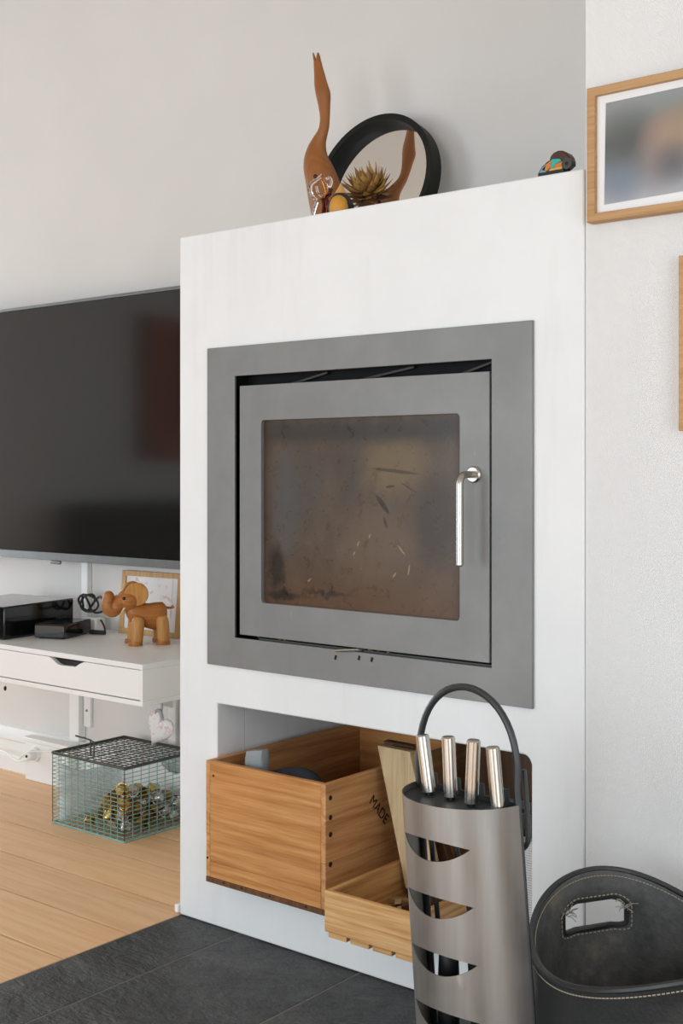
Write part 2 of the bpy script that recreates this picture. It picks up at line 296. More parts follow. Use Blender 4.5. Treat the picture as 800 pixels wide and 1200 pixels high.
# ------------------------------------------------------------------ mesh helpers
class MB:
    def __init__(s): s.v = []; s.f = []
    def add(s, vs, fs):
        o = len(s.v); s.v += [tuple(p) for p in vs]; s.f += [tuple(i+o for i in f) for f in fs]; return s
    def box(s, x0, x1, y0, y1, z0, z1, mat=None):
        vs = [Vector((x, y, z)) for z in (z0, z1) for y in (y0, y1) for x in (x0, x1)]
        if mat is not None: vs = [mat @ p for p in vs]
        return s.add(vs, [(0, 2, 3, 1), (4, 5, 7, 6), (0, 1, 5, 4), (2, 6, 7, 3), (0, 4, 6, 2), (1, 3, 7, 5)])
    def loft(s, rings, closed=False, cap=True):
        """rings: lists of points of equal length"""
        n = len(rings[0]); vs = [p for r in rings for p in r]; fs = []; k = len(rings)
        for i in range(k if closed else k-1):
            a = i*n; b = ((i+1) % k)*n
            for j in range(n): fs.append((a+j, a+(j+1) % n, b+(j+1) % n, b+j))
        if cap and not closed: fs += [tuple(range(n-1, -1, -1)), tuple(range((k-1)*n, k*n))]
        return s.add(vs, fs)
    def tube(s, pts, r, n=8, closed=False):
        pts = [Vector(p) for p in pts]; k = len(pts); rr = r if isinstance(r, (list, tuple)) else [r]*k; rings = []; up = None
        for i, p in enumerate(pts):
            if closed: t = pts[(i+1) % k]-pts[i-1]
            else: t = pts[min(i+1, k-1)]-pts[max(i-1, 0)]
            t.normalize()
            if up is None: up = t.orthogonal().normalized()
            else: up = (up-t*up.dot(t)).normalized()
            sd = t.cross(up)
            rings.append([p+(up*cos(2*pi*j/n)+sd*sin(2*pi*j/n))*rr[i] for j in range(n)])
        return s.loft(rings, closed)
    def ell(s, c, r, nu=16, nv=10, mat=None):
        c = Vector(c); R = Vector(r) if hasattr(r, '__len__') else Vector((r, r, r)); vs = []; fs = []
        for i in range(1, nv):
            a = pi*i/nv
            for j in range(nu): vs.append(Vector((sin(a)*cos(2*pi*j/nu)*R.x, sin(a)*sin(2*pi*j/nu)*R.y, cos(a)*R.z)))
        top = len(vs); vs += [Vector((0, 0, R.z)), Vector((0, 0, -R.z))]
        for i in range(nv-2):
            for j in range(nu): fs.append((i*nu+j, (i+1)*nu+j, (i+1)*nu+(j+1) % nu, i*nu+(j+1) % nu))
        for j in range(nu): fs.append((top, j, (j+1) % nu)); fs.append((top+1, (nv-2)*nu+(j+1) % nu, (nv-2)*nu+j))
        if mat is not None: vs = [mat @ p for p in vs]
        return s.add([p+c for p in vs], fs)
    def lathe(s, prof, n=24, mat=None):
        rings = [[Vector((r*cos(2*pi*j/n), r*sin(2*pi*j/n), z)) for j in range(n)] for r, z in prof]
        if mat is not None: rings = [[mat @ p for p in r] for r in rings]
        return s.loft(rings)
    def prism(s, poly, fn, w0, w1):
        """poly (u,v) extruded between w0 and w1; fn(u,v,w)->point"""
        n = len(poly); return s.add([fn(u, v, w0) for u, v in poly]+[fn(u, v, w1) for u, v in poly],
            [tuple(range(n-1, -1, -1)), tuple(range(n, 2*n))]+[(i, (i+1) % n, n+(i+1) % n, n+i) for i in range(n)])
    def sheet(s, outer, holes, fn, w0, w1, extra=()):
        """plate with holes in (u,v), mapped by fn(u,v,w); extra: interior points"""
        vs = []; es = []
        for lp in [outer]+list(holes):
            o = len(vs); vs += [Vector(p) for p in lp]; es += [(o+i, o+(i+1) % len(lp)) for i in range(len(lp))]
        def inside(p, lp):
            c = False; n = len(lp)
            for i in range(n):
                (x0, y0), (x1, y1) = lp[i], lp[i-1]
                if (y0 > p[1]) != (y1 > p[1]) and p[0] < (x1-x0)*(p[1]-y0)/(y1-y0)+x0: c = not c
            return c
        for p in extra:
            if inside(p, outer) and not any(inside(p, h) for h in holes): vs.append(Vector(p))
        V, E, Fc, *_ = delaunay_2d_cdt(vs, es, [], 0, 1e-6)
        tri = []
        for f in Fc:
            c = sum((V[i] for i in f), Vector((0, 0)))/len(f)
            if inside(c, outer) and not any(inside(c, h) for h in holes): tri.append(tuple(f))
        n = len(V); cnt = {}
        for f in tri:
            for i in range(len(f)): cnt[(f[i], f[(i+1) % len(f)])] = 1
        fs = list(tri)+[tuple(n+i for i in reversed(f)) for f in tri]
        for a, b in cnt:
            if (b, a) not in cnt: fs.append((b, a, n+a, n+b))
        return s.add([fn(p[0], p[1], w0) for p in V]+[fn(p[0], p[1], w1) for p in V], fs)
    def build(s, name, mat, parent=None, bevel=0, smooth=True, angle=35, weld=0, sub=0):
        me = bpy.data.meshes.new(name); me.from_pydata(s.v, [], s.f)
        bm = bmesh.new(); bm.from_mesh(me)
        if weld: bmesh.ops.remove_doubles(bm, verts=bm.verts, dist=weld)
        bmesh.ops.recalc_face_normals(bm, faces=bm.faces); bm.to_mesh(me); bm.free()
        me.materials.append(M[mat])
        if smooth:
            me.polygons.foreach_set('use_smooth', [True]*len(me.polygons)); me.set_sharp_from_angle(angle=radians(angle))
        o = bpy.data.objects.new(name, me); COL.objects.link(o)
        if parent is not None: o.parent = parent
        if bevel:
            b = o.modifiers.new('bevel', 'BEVEL'); b.width = bevel; b.segments = 2; b.limit_method = 'ANGLE'; b.angle_limit = radians(40)
        if sub:
            b = o.modifiers.new('sub', 'SUBSURF'); b.levels = sub; b.render_levels = sub
        return o
def tag(o, label, cat, group=None):
    o['label'] = label; o['category'] = cat
    if group: o['group'] = group
    return o
def thing(name, label, cat, loc=(0, 0, 0), rotz=0, group=None):
    o = bpy.data.objects.new(name, None); COL.objects.link(o); o.location = loc; o.rotation_euler = (0, 0, rotz); o.empty_display_size = .05
    return tag(o, label, cat, group)
def struct(o, kind='structure'): o['kind'] = kind; return o
def sempty(name, loc=(0, 0, 0)):
    o = bpy.data.objects.new(name, None); COL.objects.link(o); o.location = loc; return struct(o)
def bx(name, mat, parent, x0, x1, y0, y1, z0, z1, bevel=0): return MB().box(x0, x1, y0, y1, z0, z1).build(name, mat, parent, bevel)
def inst(src, name, parent, loc, rot=(0, 0, 0), scale=(1, 1, 1), mat=None):
    o = bpy.data.objects.new(name, src.data); COL.objects.link(o); o.parent = parent; o.location = loc; o.rotation_euler = rot; o.scale = scale; return o
def rrect(x0, x1, z0, z1, r, n=5):
    p = []
    for cx, cz, a in ((x1-r, z0+r, -pi/2), (x1-r, z1-r, 0), (x0+r, z1-r, pi/2), (x0+r, z0+r, pi)):
        p += [(cx+r*cos(a+pi/2*i/n), cz+r*sin(a+pi/2*i/n)) for i in range(n+1)]
    return p
def arcpts(pts, n=8):
    """Catmull-Rom through pts"""
    P = [Vector(p) for p in pts]; P = [2*P[0]-P[1]]+P+[2*P[-1]-P[-2]]; out = []
    for i in range(1, len(P)-2):
        for k in range(n):
            t = k/n; a, b, c, d = P[i-1:i+3]
            out.append(.5*((2*b)+(c-a)*t+(2*a-5*b+4*c-d)*t*t+(3*b-a-3*c+d)*t**3))
    return out+[P[-2]]
XZ = lambda y0: (lambda u, v, wd: Vector((u, wd+y0, v)))

# ------------------------------------------------------------------ room
XB0, XB1, ZB = -2.0285, -1.018, 1.524
floor = struct(MB().box(XL, XR, YF, 2.7, -.06, -.012).build('floor', 'floor_gap'))
PW = .176; HX0, HX1, HY0 = -2.0285, -.20, .608
row = 0; y1 = 2.132+3*PW
while y1 > YF:
    y0 = y1-PW; r2 = random.Random(row*13+5)
    segs = [(XL, HX0)] if y1 <= YB+.06 and y0 >= HY0-.02 else [(XL, XR)]
    if y1 > YB+.06: segs = [(XL, -1.98 if y0 < 2.6 else XR)]
    if segs == [(XL, HX0)] : segs.append((HX1, XR))
    for a, b in segs:
        x = a; first = True
        while x < b-.01:
            e = min(b, x+(r2.uniform(1.2, 2.2) if first else 2.4)); first = False
            if b-e < .5 or (x < -3.6 < e < -2.1): e = b if b-x < 4 else min(b, x+2.4)
            bx('floor_plank', 'oak_floor', floor, x+.0008, e-.0008, max(y0, YF)+.0024, min(y1, 2.7)-.0024, -.012, 0, .0006)
            x = e
    row += 1; y1 = y0
hearth = struct(MB().box(HX0+.001, HX1-.001, HY0, YB+.06, -.012, -.0006).build('hearth', 'grout'))
xs = [HX0+.002, -1.845, -1.515, -1.185, -.855, -.525, HX1-.002]; ys = [HY0+.004, 1.268, YB+.05]
for i in range(len(xs)-1):
    for j in range(2):
        bx('slate_tile', 'slate', hearth, xs[i]+.002, xs[i+1]-.002, ys[j]+.002, ys[j+1]-.002, -.0006, .0006, .0006)
struct(bx('wall_back', 'wallpaper_grey', None, XL-.1, XB1, YW, YW+.1, -.05, ZC))
struct(bx('wall_right', 'wallpaper', None, XB1, XR+.1, YB+.004, YB+.7, -.05, ZC))
struct(MB().sheet([(YF, -.05), (YB+.003, -.05), (YB+.003, ZC), (YF, ZC)], [[(-1.2, ZW0), (.8, ZW0), (.8, ZW1), (-1.2, ZW1)]], lambda u, v, wd: Vector((XR+.1-wd, u, v)), 0, .1).build('wall_side', 'far_wall'))
struct(bx('ceiling', 'ceiling_white', None, XL-.1, XR+.1, YF-.1, YW+.2, ZC, ZC+.1))
struct(MB().sheet([(XL-.1, -.05), (XR+.1, -.05), (XR+.1, ZC), (XL-.1, ZC)], [[(a, ZW0), (b, ZW0), (b, ZW1), (a, ZW1)] for a, b in WIN], XZ(YF-.1), 0, .1).build('wall_front', 'far_wall'))
struct(MB().sheet([(YF, -.05), (YW, -.05), (YW, ZC), (YF, ZC)], [[(.9, ZW0), (2.2, ZW0), (2.2, ZW1), (.9, ZW1)]], lambda u, v, wd: Vector((XL-.1+wd, u, v)), 0, .1).build('wall_left', 'white_paint'))
glass('pane_glass', 'FFFFFF', 0, 1.05)
def window(n, fn, a, b):
    r = sempty('window_%d' % n)
    mid = (a+b)/2
    MB().sheet([(a, ZW0), (b, ZW0), (b, ZW1), (a, ZW1)], [[(a+.06, ZW0+.06), (mid-.03, ZW0+.06), (mid-.03, ZW1-.06), (a+.06, ZW1-.06)], [(mid+.03, ZW0+.06), (b-.06, ZW0+.06), (b-.06, ZW1-.06), (mid+.03, ZW1-.06)]], fn, .03, .075).build('window_frame', 'white_paint', r)
    for p, q in ((a+.06, mid-.03), (mid+.03, b-.06)):
        MB().prism([(p, ZW0+.06), (q, ZW0+.06), (q, ZW1-.06), (p, ZW1-.06)], fn, .05, .055).build('pane', 'pane_glass', r)
window(1, XZ(YF-.1), *WIN[0]); window(2, XZ(YF-.1), *WIN[1]); window(3, lambda u, v, wd: Vector((XL-.1+wd, u, v)), .9, 2.2); window(4, lambda u, v, wd: Vector((XR+.1-wd, u, v)), -1.2, .8)  # the fourth, on the right wall, is added to carry the fill light
# skirting on the back wall, with a moulded top
prof = [(0, 0), (.032, 0), (.032, .045), (.026, .05), (.026, .098), (.034, .104), (.034, .112), (.02, .124), (.012, .138), (0, .142)]
bb = struct(MB().prism([(-a, z) for a, z in prof], lambda u, v, wd: Vector((wd, YW+u, v)), XL, XB0-.01).build('baseboard_back', 'white_paint'))
struct(bx('trim_1', 'white_paint', None, XB0-.013, XB0-.001, YB-.004, YB+.45, .004, .022, .002))       # little strip where surround meets floor

# ------------------------------------------------------------------ fireplace surround
SX0, SX1, SZ0, SZ1 = -1.935, -1.1175, .574, 1.2675          # stove cover frame
NX0, NX1, NZ0, NZ1 = -1.911, -1.1235, .118, .489            # log niche
sur = thing('fireplace_surround', 'white plastered chimney surround with built-in stove and open niche below', 'fireplace', (XB0, YB, 0))
def L(fn): return lambda u, v, wd: fn(u, v, wd)-Vector((XB0, YB, 0))
niche = [(NX0, NZ0), (NX1, NZ0)]+[(NX1-.018+.018*cos(a), NZ1-.018+.018*sin(a)) for a in [pi/2*i/5 for i in range(6)]]+[(NX0, NZ1)]
outer = [(XB0, 0.001), (XB1-.001, 0.001), (XB1-.001, ZB), (XB0, ZB)]
MB().sheet(outer, [[(SX0+.02, SZ0+.02), (SX1-.02, SZ0+.02), (SX1-.02, SZ1-.02), (SX0+.02, SZ1-.02)], niche], L(XZ(YB)), 0, .09).build('front_plaster', 'plaster', sur, .003)
dx, dy = -XB0, -YB
bx('side_wall', 'plaster', sur, 0, .07, .0905, YW-YB-.002, 0, ZB, .003)
bx('top_slab', 'plaster', sur, .0705, XB1-XB0-.001, .0905, YW-YB-.002, ZB-.08, ZB, .003)
nl = MB()
nx0, nx1 = NX0+dx, NX1+dx
nl.box(nx0-.03, nx0, .09, .52, NZ0-.03, NZ1+.03).box(nx1, nx1+.03, .09, .52, NZ0-.03, NZ1+.03).box(nx0, nx1, .09, .52, NZ0-.03, NZ0).box(nx0, nx1, .09, .52, NZ1, NZ1+.03).box(nx0, nx1, .50, .52, NZ0, NZ1)
nl.build('niche_lining', 'plaster', sur)

# ------------------------------------------------------------------ stove insert
OX0, OX1, OZ0, OZ1 = -1.852, -1.203, .639, 1.203
ins = thing('stove_insert', 'grey steel wood stove insert with glass door set in the white surround', 'stove', ((SX0+SX1)/2, YB, SZ0))
ax, az = (SX0+SX1)/2, SZ0
def rc(x0, x1, z0, z1): return [(x0-ax, z0-az), (x1-ax, z0-az), (x1-ax, z1-az), (x0-ax, z1-az)]
MB().sheet(rc(SX0, SX1, SZ0, SZ1), [rc(OX0, OX1, OZ0, OZ1)], XZ(0), -.007, -.0004).build('cover_frame', 'stove_grey', ins, .0012)
fb = MB(); a0, a1, b0, b1 = OX0-ax-.01, OX1-ax+.01, OZ0-az-.01, OZ1-az+.01
fb.box(a0-.008, a0, .0, .42, b0, b1).box(a1, a1+.008, .0, .42, b0, b1).box(a0, a1, .0, .42, b0-.008, b0).box(a0, a1, .0, .42, b1, b1+.008).box(a0, a1, .412, .42, b0, b1)
fb.build('firebox', 'stove_black', ins)
# inner steel lining round the door opening, and diagonal braces over the door
MB().sheet(rc(OX0-.008, OX1+.008, OZ0-.008, OZ1+.008), [rc(OX0+.018, OX1-.006, OZ0+.008, OZ1-.03)], XZ(0), .045, .05).build('inner_frame', 'stove_black', ins)
for p, q in (((-.22, .604), (-.1, .628)), ((-.03, .606), (.12, .628)), ((.2, .60), (.3, .628))): MB().tube([(p[0], .035, p[1]), (q[0], .035, q[1])], .003, 6).build('brace', 'stove_edge', ins)
bx('sill', 'stove_edge', ins, OX0-ax+.06, OX1-ax-.002, .006, .04, OZ0-az-.004, OZ0-az+.003)
DX0, DX1, DZ0, DZ1 = -1.837, -1.208, .647, 1.181
GX0, GX1, GZ0, GZ1 = -1.775, -1.273, .7195, 1.1055
door = MB().sheet(rc(DX0, DX1, DZ0, DZ1), [rrect(GX0-ax, GX1-ax, GZ0-az, GZ1-az, .008)], XZ(0), -.006, .028).build('door', 'stove_grey', ins, .0012)
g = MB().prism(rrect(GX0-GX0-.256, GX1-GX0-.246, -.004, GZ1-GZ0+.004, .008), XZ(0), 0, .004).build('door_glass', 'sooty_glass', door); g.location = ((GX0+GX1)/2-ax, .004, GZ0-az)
hx, hz = -1.2405-ax, .992-az
MB().lathe([(.004, 0), (.0155, 0), (.0155, -.004), (.013, -.007), (.004, -.007)], 24, Matrix.Translation((hx, -.006, hz)) @ Matrix.Rotation(-pi/2, 4, 'X')).build('handle_rosette', 'handle_steel', door)
hp = [(hx, -.008, hz), (hx, -.036, hz)]+[(hx, -.036-.018*sin(t), hz-.018+.018*cos(t)) for t in [pi/2*i/6 for i in range(1, 7)]]+[(hx, -.054, hz-.05), (hx, -.054, hz-.158), (hx, -.054, hz-.164)]
MB().tube(hp, .0066, 16).build('handle', 'handle_steel', door)
MB().tube([(hx, -.0541, hz-.1645), (hx, -.0545, hz-.166)], [.0055, .004], 16).build('handle_end', 'stove_edge', door)
p = atY(407, 763, YB-.006); lx, lz = p.x-ax, p.z-az
MB().tube([(lx+.03, .004, lz+.004), (lx+.01, -.012, lz+.003), (lx-.02, -.016, lz), (lx-.028, -.016, lz-.001)], [.003, .0034, .0028, .0015], 8).build('air_lever', 'stainless', ins)
for px, py in ((393, 770.5), (420.5, 771), (435.5, 773)):
    p = atY(px, py, YB-.0075); MB().box(-.0022, .0022, -.0004, .0004, -.0045, .0045, Matrix.Translation((p.x-ax, -.0076, p.z-az)) @ Matrix.Rotation(.3, 4, 'Y')).build('scale_mark', 'stove_black', ins)
# ash and crumbs in the lower gap
ash = MB()
for i in range(16):
    t = rnd.uniform(.47, .62) if i < 12 else rnd.uniform(.05, .2); x = DX0-ax+(DX1-DX0)*t; ash.ell((x, rnd.uniform(.008, .02), OZ0-az+.0042), (rnd.uniform(.0015, .004), .003, rnd.uniform(.001, .002)), 6, 4)
struct(ash.build('ash', 'kindling_tan', ins), 'stuff')

# ------------------------------------------------------------------ television
TY = 2.45
tv = thing('television', 'large black flat-screen television mounted above the white shelf', 'television', (-2.95, TY, .716))
tz0 = 0; tz1 = atY(105, 352, TY).z-.716
bx('back_case', 'black_matte', tv, -.74, .72, .012, .05, .0, tz1, .004)
bx('wall_mount', 'black_matte', tv, -.2, .2, .0502, YW-TY-.0005, .25, .55)
MB().sheet([(-.745, 0), (.725, 0), (.725, tz1+.008), (-.745, tz1+.008)], [[(-.737, .024), (.717, .024), (.717, tz1-.001), (-.737, tz1-.001)]], XZ(0), -.002, .012).build('frame', 'tv_frame', tv, .001)
bx('screen', 'tv_screen', tv, -.737, .717, .003, .0118, .0242, tz1-.0012)
p = atY(64.5, 661.5, TY)
bx('status_light', 'tv_frame', tv, p.x+2.95-.024, p.x+2.95+.024, -.001, .008, -.012, -.0003, .003)

# ------------------------------------------------------------------ shelf with drawer
SZT, SYF = .505, 2.12
sxr = atY(167, 779, SYF).x; sxl = sxr-1.25; SH = SZT-atY(167, 828.6, SYF).z
sh = thing('wall_shelf', 'white floating shelf with a drawer mounted below the television', 'shelf', (sxr, SYF, SZT-SH))
LW = sxl-sxr; DP = YW-SYF-.001
bx('top_board', 'white_laminate', sh, LW, 0, 0, DP, SH-.014, SH, .001)
bx('bottom_board', 'white_laminate', sh, LW, 0, .0, DP, 0, .013, .001)
bx('side_panel', 'white_laminate', sh, -.009, 0, .0, DP, .0132, SH-.0142, .0006)
bx('side_panel', 'white_laminate', sh, LW, LW+.009, .0, DP, .0132, SH-.0142, .0006)
pl = atY(57, 766, SYF).x-sxr; pr = atY(98, 772, SYF).x-sxr; fz1 = SH-.0155
prof = [(LW+.0105, .0155), (-.0105, .0155), (-.0105, fz1), (pr, fz1), (pr-.02, fz1-.008), (pr-.036, fz1-.017), (pl+.05, fz1-.019), (pl+.034, fz1-.016), (pl+.012, fz1-.004), (pl, fz1), (LW+.0105, fz1)]
dr = MB().sheet(prof, [], XZ(0), .001, .015).build('drawer_front', 'white_laminate', sh, .0008)
bx('drawer_box', 'black_matte', sh, LW+.02, -.02, .0155, DP-.02, .0135, SH-.02)
# brackets and the white cable duct on the wall
for px in (102, 201.5):
    q = atY(px, 845, YW-.012); qx = q.x-sxr
    b_ = bx('bracket', 'white_paint', sh, qx-.016, qx+.016, DP-.012, DP, .19-(SZT-SH), -.0002, .002)
    MB().prism([(DP-.012, -.0002), (DP-.012, -.10), (.12, -.0002)], lambda u, v, wd: Vector((qx+wd, u, v)), -.003, .003).build('web', 'white_paint', b_)
    MB().lathe([(.001, 0), (.004, 0), (.003, .003), (.001, .004)], 10, Matrix.Translation((qx, DP-.0121, -.155)) @ Matrix.Rotation(pi/2, 4, 'X')).build('screw', 'tv_frame', b_)
q0 = atY(81, 820, YW-.03).x; q1 = atY(92, 820, YW-.03).x
tag(bx('cable_duct', 'white_paint', None, q0, q1, YW-.03, YW-.0005, .1435, SZT-SH-.0005, .002), 'white vertical cable duct on the wall under the shelf', 'cable duct')
q0 = atY(95, 680, YW-.02).x; q1 = atY(102, 680, YW-.02).x
tag(bx('cable_cover', 'white_paint', None, q0, q1, YW-.02, YW-.0005, SZT+.0005, .75, .002), 'narrow white cable cover running up the wall behind the television', 'cable cover')
# black boxes
def blackbox(name, label, corner, ang, wx, wy, h, topmat, grp=None):
    """corner = nearest vertical edge on the shelf; the right side runs away at ang"""
    r = thing(name, label, 'media box', (corner.x, corner.y, SZT), ang)
    MB().box(0, wx, 0, wy, .003, h-.002).build('case', 'black_gloss', r, .003)
    MB().box(.001, wx-.001, .001, wy-.001, h-.0019, h).build('lid', topmat, r, .0008)
    MB().box(.01, wx-.01, .01, wy-.01, 0, .0029).build('foot_pad', 'black_rubber', r)
    return r
c = atZ(5, 750.5, SZT); e = atZ(86, 737.5, SZT); d = e-c
big = blackbox('media_box', 'large glossy black media box with grey top on the white shelf', c, atan2(d.y, d.x), d.length, .26, SZT-SZT+(c.y*0+.098), 'grey_top')
big.data
c = atZ(75, 750, SZT); e = atZ(107, 742, SZT); d = e-c
blackbox('set_top_box', 'small flat black set-top box beside the larger media box', c, atan2(d.y, d.x), d.length, .10, .044, 'black_gloss')
# plug, cables
c = atY(103, 737, 2.45)
pw = thing('power_adapter', 'white power adapter with black coiled cable behind the set-top box', 'adapter', (c.x, 2.455, SZT))
bx('body', 'white_plastic', pw, -.03, .03, 0, .04, .0, .042, .006)
cb = MB(); pts = []
for i in range(60):
    t = i/59*2*pi*2.6; pts.append((-.025+.03*cos(t)+.012*sin(t*.37), .012+.012*sin(t*1.3), .085+.026*sin(t)))
cb.tube(pts, .0035, 6); cb.tube(arcpts([(-.02, .01, .06), (.02, .02, .105), (.055, .01, .095), (.06, .01, .07), (.03, .0, .06), (-.01, .01, .07)]), .0035, 6)
cb.build('cable', 'black_rubber', pw)
MB().tube(arcpts([(.03, .02, .035), (.06, .0, .034), (.095, -.02, .022), (.11, -.03, .008)]), .003, 6).build('cable', 'black_rubber', pw)
MB().tube([(.06, -.045, .0085), (.11, -.03, .008)], [.0075, .006], 8).build('plug', 'black_rubber', pw)
# picture on the shelf
a = atZ(138.5, 741, SZT); b2 = atZ(208.5, 748.5, SZT)
hF = atY(212, 674, b2.y+.01).z-SZT+.004; lean = radians(5)
pf = thing('photo_frame', 'small pale wooden photo frame with pink print leaning behind the wooden elephant', 'picture frame', ((a.x+b2.x)/2+.004, (a.y+b2.y)/2, SZT), atan2(b2.y-a.y, b2.x-a.x))
wF = (b2-a).length/2; LM = Matrix.Rotation(-lean, 4, 'X'); LF = lambda u, v, wd: LM @ Vector((u, wd, v))
MB().sheet([(-wF, 0), (wF, 0), (wF, hF), (-wF, hF)], [[(-wF+.016, .016), (wF-.016, .016), (wF-.016, hF-.016), (-wF+.016, hF-.016)]], LF, -.004, .014).build('frame', 'pale_frame', pf, .0015)
MB().prism([(-wF+.014, .014), (wF-.014, .014), (wF-.014, hF-.014), (-wF+.014, hF-.014)], LF, .003, .01).build('mount', 'mat_board', pf)
MB().prism([(-wF+.05, .045), (wF-.04, .045), (wF-.04, hF-.02), (-wF+.05, hF-.02)], LF, .0018, .003).build('print', 'pink_print', pf)

# elephant
fa = atZ(162.5, 757, SZT); ra = atZ(195, 755.5, SZT); fbk = atZ(150.5, 752.5, SZT)
ce = (fa+ra)/2; ES = .86; hd = atan2(fa.y-ra.y, fa.x-ra.x)
EL = (fa-ra).length/ES; lv = Vector((-sin(hd), cos(hd), 0))
el = thing('wooden_elephant', 'wooden toy elephant standing on the white shelf in front of the photo frame', 'toy elephant', ce-lv*.035*ES+Vector((-.010, 0, 0)), hd); el.scale = (ES, ES, ES)
# local: x forward, y to its left (viewer side is +y... left), z up
Wd = .035
for sx in (1, -1):
    for sy in (1, -1):
        x = sx*EL/2; 
        l = MB().lathe([(.001, .012), (.020, .012), (.021, .03), (.0215, .07), (.020, .085), (.014, .094), (.001, .097)], 20, Matrix.Translation((x, sy*Wd, 0)) @ Matrix.Rotation(radians(-4*sx), 4, 'Y')).build('leg', 'oak_toy', el)
        MB().lathe([(.001, 0), (.023, 0), (.024, .004), (.023, .0135), (.0195, .0138), (.001, .0138)], 20, Matrix.Translation((x+.003, sy*Wd, 0))).build('foot', 'teak_toy', l)
rings = []
for t, rz, ry, cz in ((-.50, .008, .008, .103), (-.47, .028, .026, .098), (-.38, .043, .034, .094), (-.2, .047, .036, .090), (.0, .042, .034, .092), (.2, .040, .034, .098), (.38, .038, .032, .104), (.5, .032, .028, .108), (.58, .02, .02, .112), (.62, .006, .006, .114)):
    x = t*EL*1.35; rings.append([(x, ry*cos(2*pi*j/20), cz+rz*sin(2*pi*j/20)) for j in range(20)])
body = MB().loft(rings).build('body', 'teak_toy', el, angle=80)
MB().tube([(-.48*EL*1.35, 0, .118), (-.6*EL*1.35, .002, .116), (-.68*EL*1.35, .004, .122)], [.004, .0045, .006], 8).build('tail', 'teak_toy', el)
hxx = .62*EL*1.35-.010; hz0 = .148
HM = Matrix.Translation((hxx, .006, hz0)) @ Matrix.Rotation(radians(4), 4, 'Z')
head = MB().ell((0, 0, 0), (.042, .036, .036), 20, 14, HM).build('head', 'teak_toy', el, angle=80)
for v in range(0): pass
for sy in (1, -1):
    EM = HM @ Matrix.Translation((-.020, sy*.028, .020)) @ Matrix.Rotation(radians(-10*sy), 4, 'X') @ Matrix.Rotation(radians(-sy*16), 4, 'Z') @ Matrix.Rotation(pi/2, 4, 'X')
    MB().lathe([(.001, -.006), (.036, -.006), (.039, -.003), (.039, .003), (.036, .006), (.001, .006)], 28, EM).build('ear', 'oak_toy', el)
    e_ = MB().ell((0, 0, 0), (.0055, .0055, .0055), 10, 8, HM @ Matrix.Translation((.022, sy*.0295, .008))).build('eye', 'eye_black', head)
    MB().tube([HM @ Vector((.018, sy*.02, -.024)), HM @ Vector((.03, sy*.024, -.038))], [.004, .0012], 8).build('tusk', 'bone', head)
TP = arcpts([HM @ Vector(p) for p in ((.022, 0, .0), (.040, 0, -.018), (.052, 0, -.032), (.066, 0, -.026), (.070, 0, -.004), (.066, 0, .014))], 5)
n = len(TP); MB().tube(TP, [.027-.009*i/(n-1) for i in range(n)], 16).build('trunk', 'teak_toy', el, angle=80)
MB().ell(TP[-1], .0185, 14, 10).build('trunk_tip', 'teak_toy', el)

# ------------------------------------------------------------------ under the shelf
h0 = atY(170, 855, 2.40); hb = atY(187, 853, 2.40)
hrt = thing('heart_ornament', 'white heart-shaped ornament with pink marks hanging under the shelf', 'ornament', (hb.x, 2.40, hb.z))
hp = []
for i in range(40):
    t = 2*pi*i/40; hp.append((.0031*16*sin(t)**3, .0037*(13*cos(t)-5*cos(2*t)-2*cos(3*t)-cos(4*t))))
HR = Matrix.Rotation(radians(28), 4, 'Y')
rings = []
for k, wd in ((.55, -.012), (.9, -.008), (1, 0), (.9, .008), (.55, .012)): rings.append([HR @ Vector((u*k, wd, v*k)) for u, v in hp])
MB().loft(rings).build('heart', 'heart_print', hrt, angle=60)
MB().tube([(.005, 0, .035), (.009, 0, .06), (.01, 0, SZT-SH-hb.z)], .0035, 6).build('strap', 'grey_strap', hrt)
MB().tube(arcpts([(-.01, -.004, .03), (-.006, -.006, .048), (.008, -.006, .05), (.014, -.004, .03)]), .005, 8).build('loop', 'grey_strap', hrt)
q = atY(6, 800, 2.40)
hc_ = thing('hanging_cord', 'thin white cord with dark end hanging under the shelf', 'cord', (q.x, 2.40, SZT-SH-.0004))
MB().tube([(0, 0, 0), (.002, 0, -.05), (.0, 0, -.092)], .0016, 6).build('cord', 'white_plastic', hc_); MB().ell((0, 0, -.098), (.005, .005, .008), 10, 8).build('end_bead', 'black_rubber', hc_)
# socket block on the skirting with plug and white lead
s0 = atY(30, 880, YW-.07).x; s1 = atY(80, 880, YW-.07).x
so = thing('socket_box', 'white boxed wall socket standing on the skirting behind the wire basket', 'socket', ((s0+s1)/2, YW-.035, 0))
hw = (s1-s0)/2
bx('box', 'white_paint', so, -hw, hw, -.037, 0, .0005, .125, .003)
bx('cap', 'white_paint', so, -hw-.008, hw+.008, -.043, 0, .1252, .139, .003)
sp = atY(42, 884, YW-.075)
MB().lathe([(.001, 0), (.024, 0), (.022, -.01), (.001, -.01)], 20, Matrix.Translation((sp.x-(s0+s1)/2, -.0375, sp.z)) @ Matrix.Rotation(-pi/2, 4, 'X')).build('outlet', 'white_plastic', so)
pg = thing('white_plug', 'round white plug with a white lead in the wall socket', 'plug', (sp.x, YW-.0835, sp.z))
MB().lathe([(.001, 0), (.0165, 0), (.015, -.022), (.01, -.027), (.001, -.027)], 18, Matrix.Rotation(-pi/2, 4, 'X')).build('body', 'white_plastic', pg)
MB().lathe([(.001, -.0272), (.005, -.0272), (.004, -.030), (.001, -.030)], 10, Matrix.Rotation(-pi/2, 4, 'X')).build('screw', 'dark_nail', pg)
MB().tube(arcpts([(-.005, -.02, -.012), (-.03, -.03, -.02), (-.09, -.01, -.026), (-.2, .02, -.02), (-.42, .03, -.05)]), .003, 6).build('lead', 'white_plastic', pg)
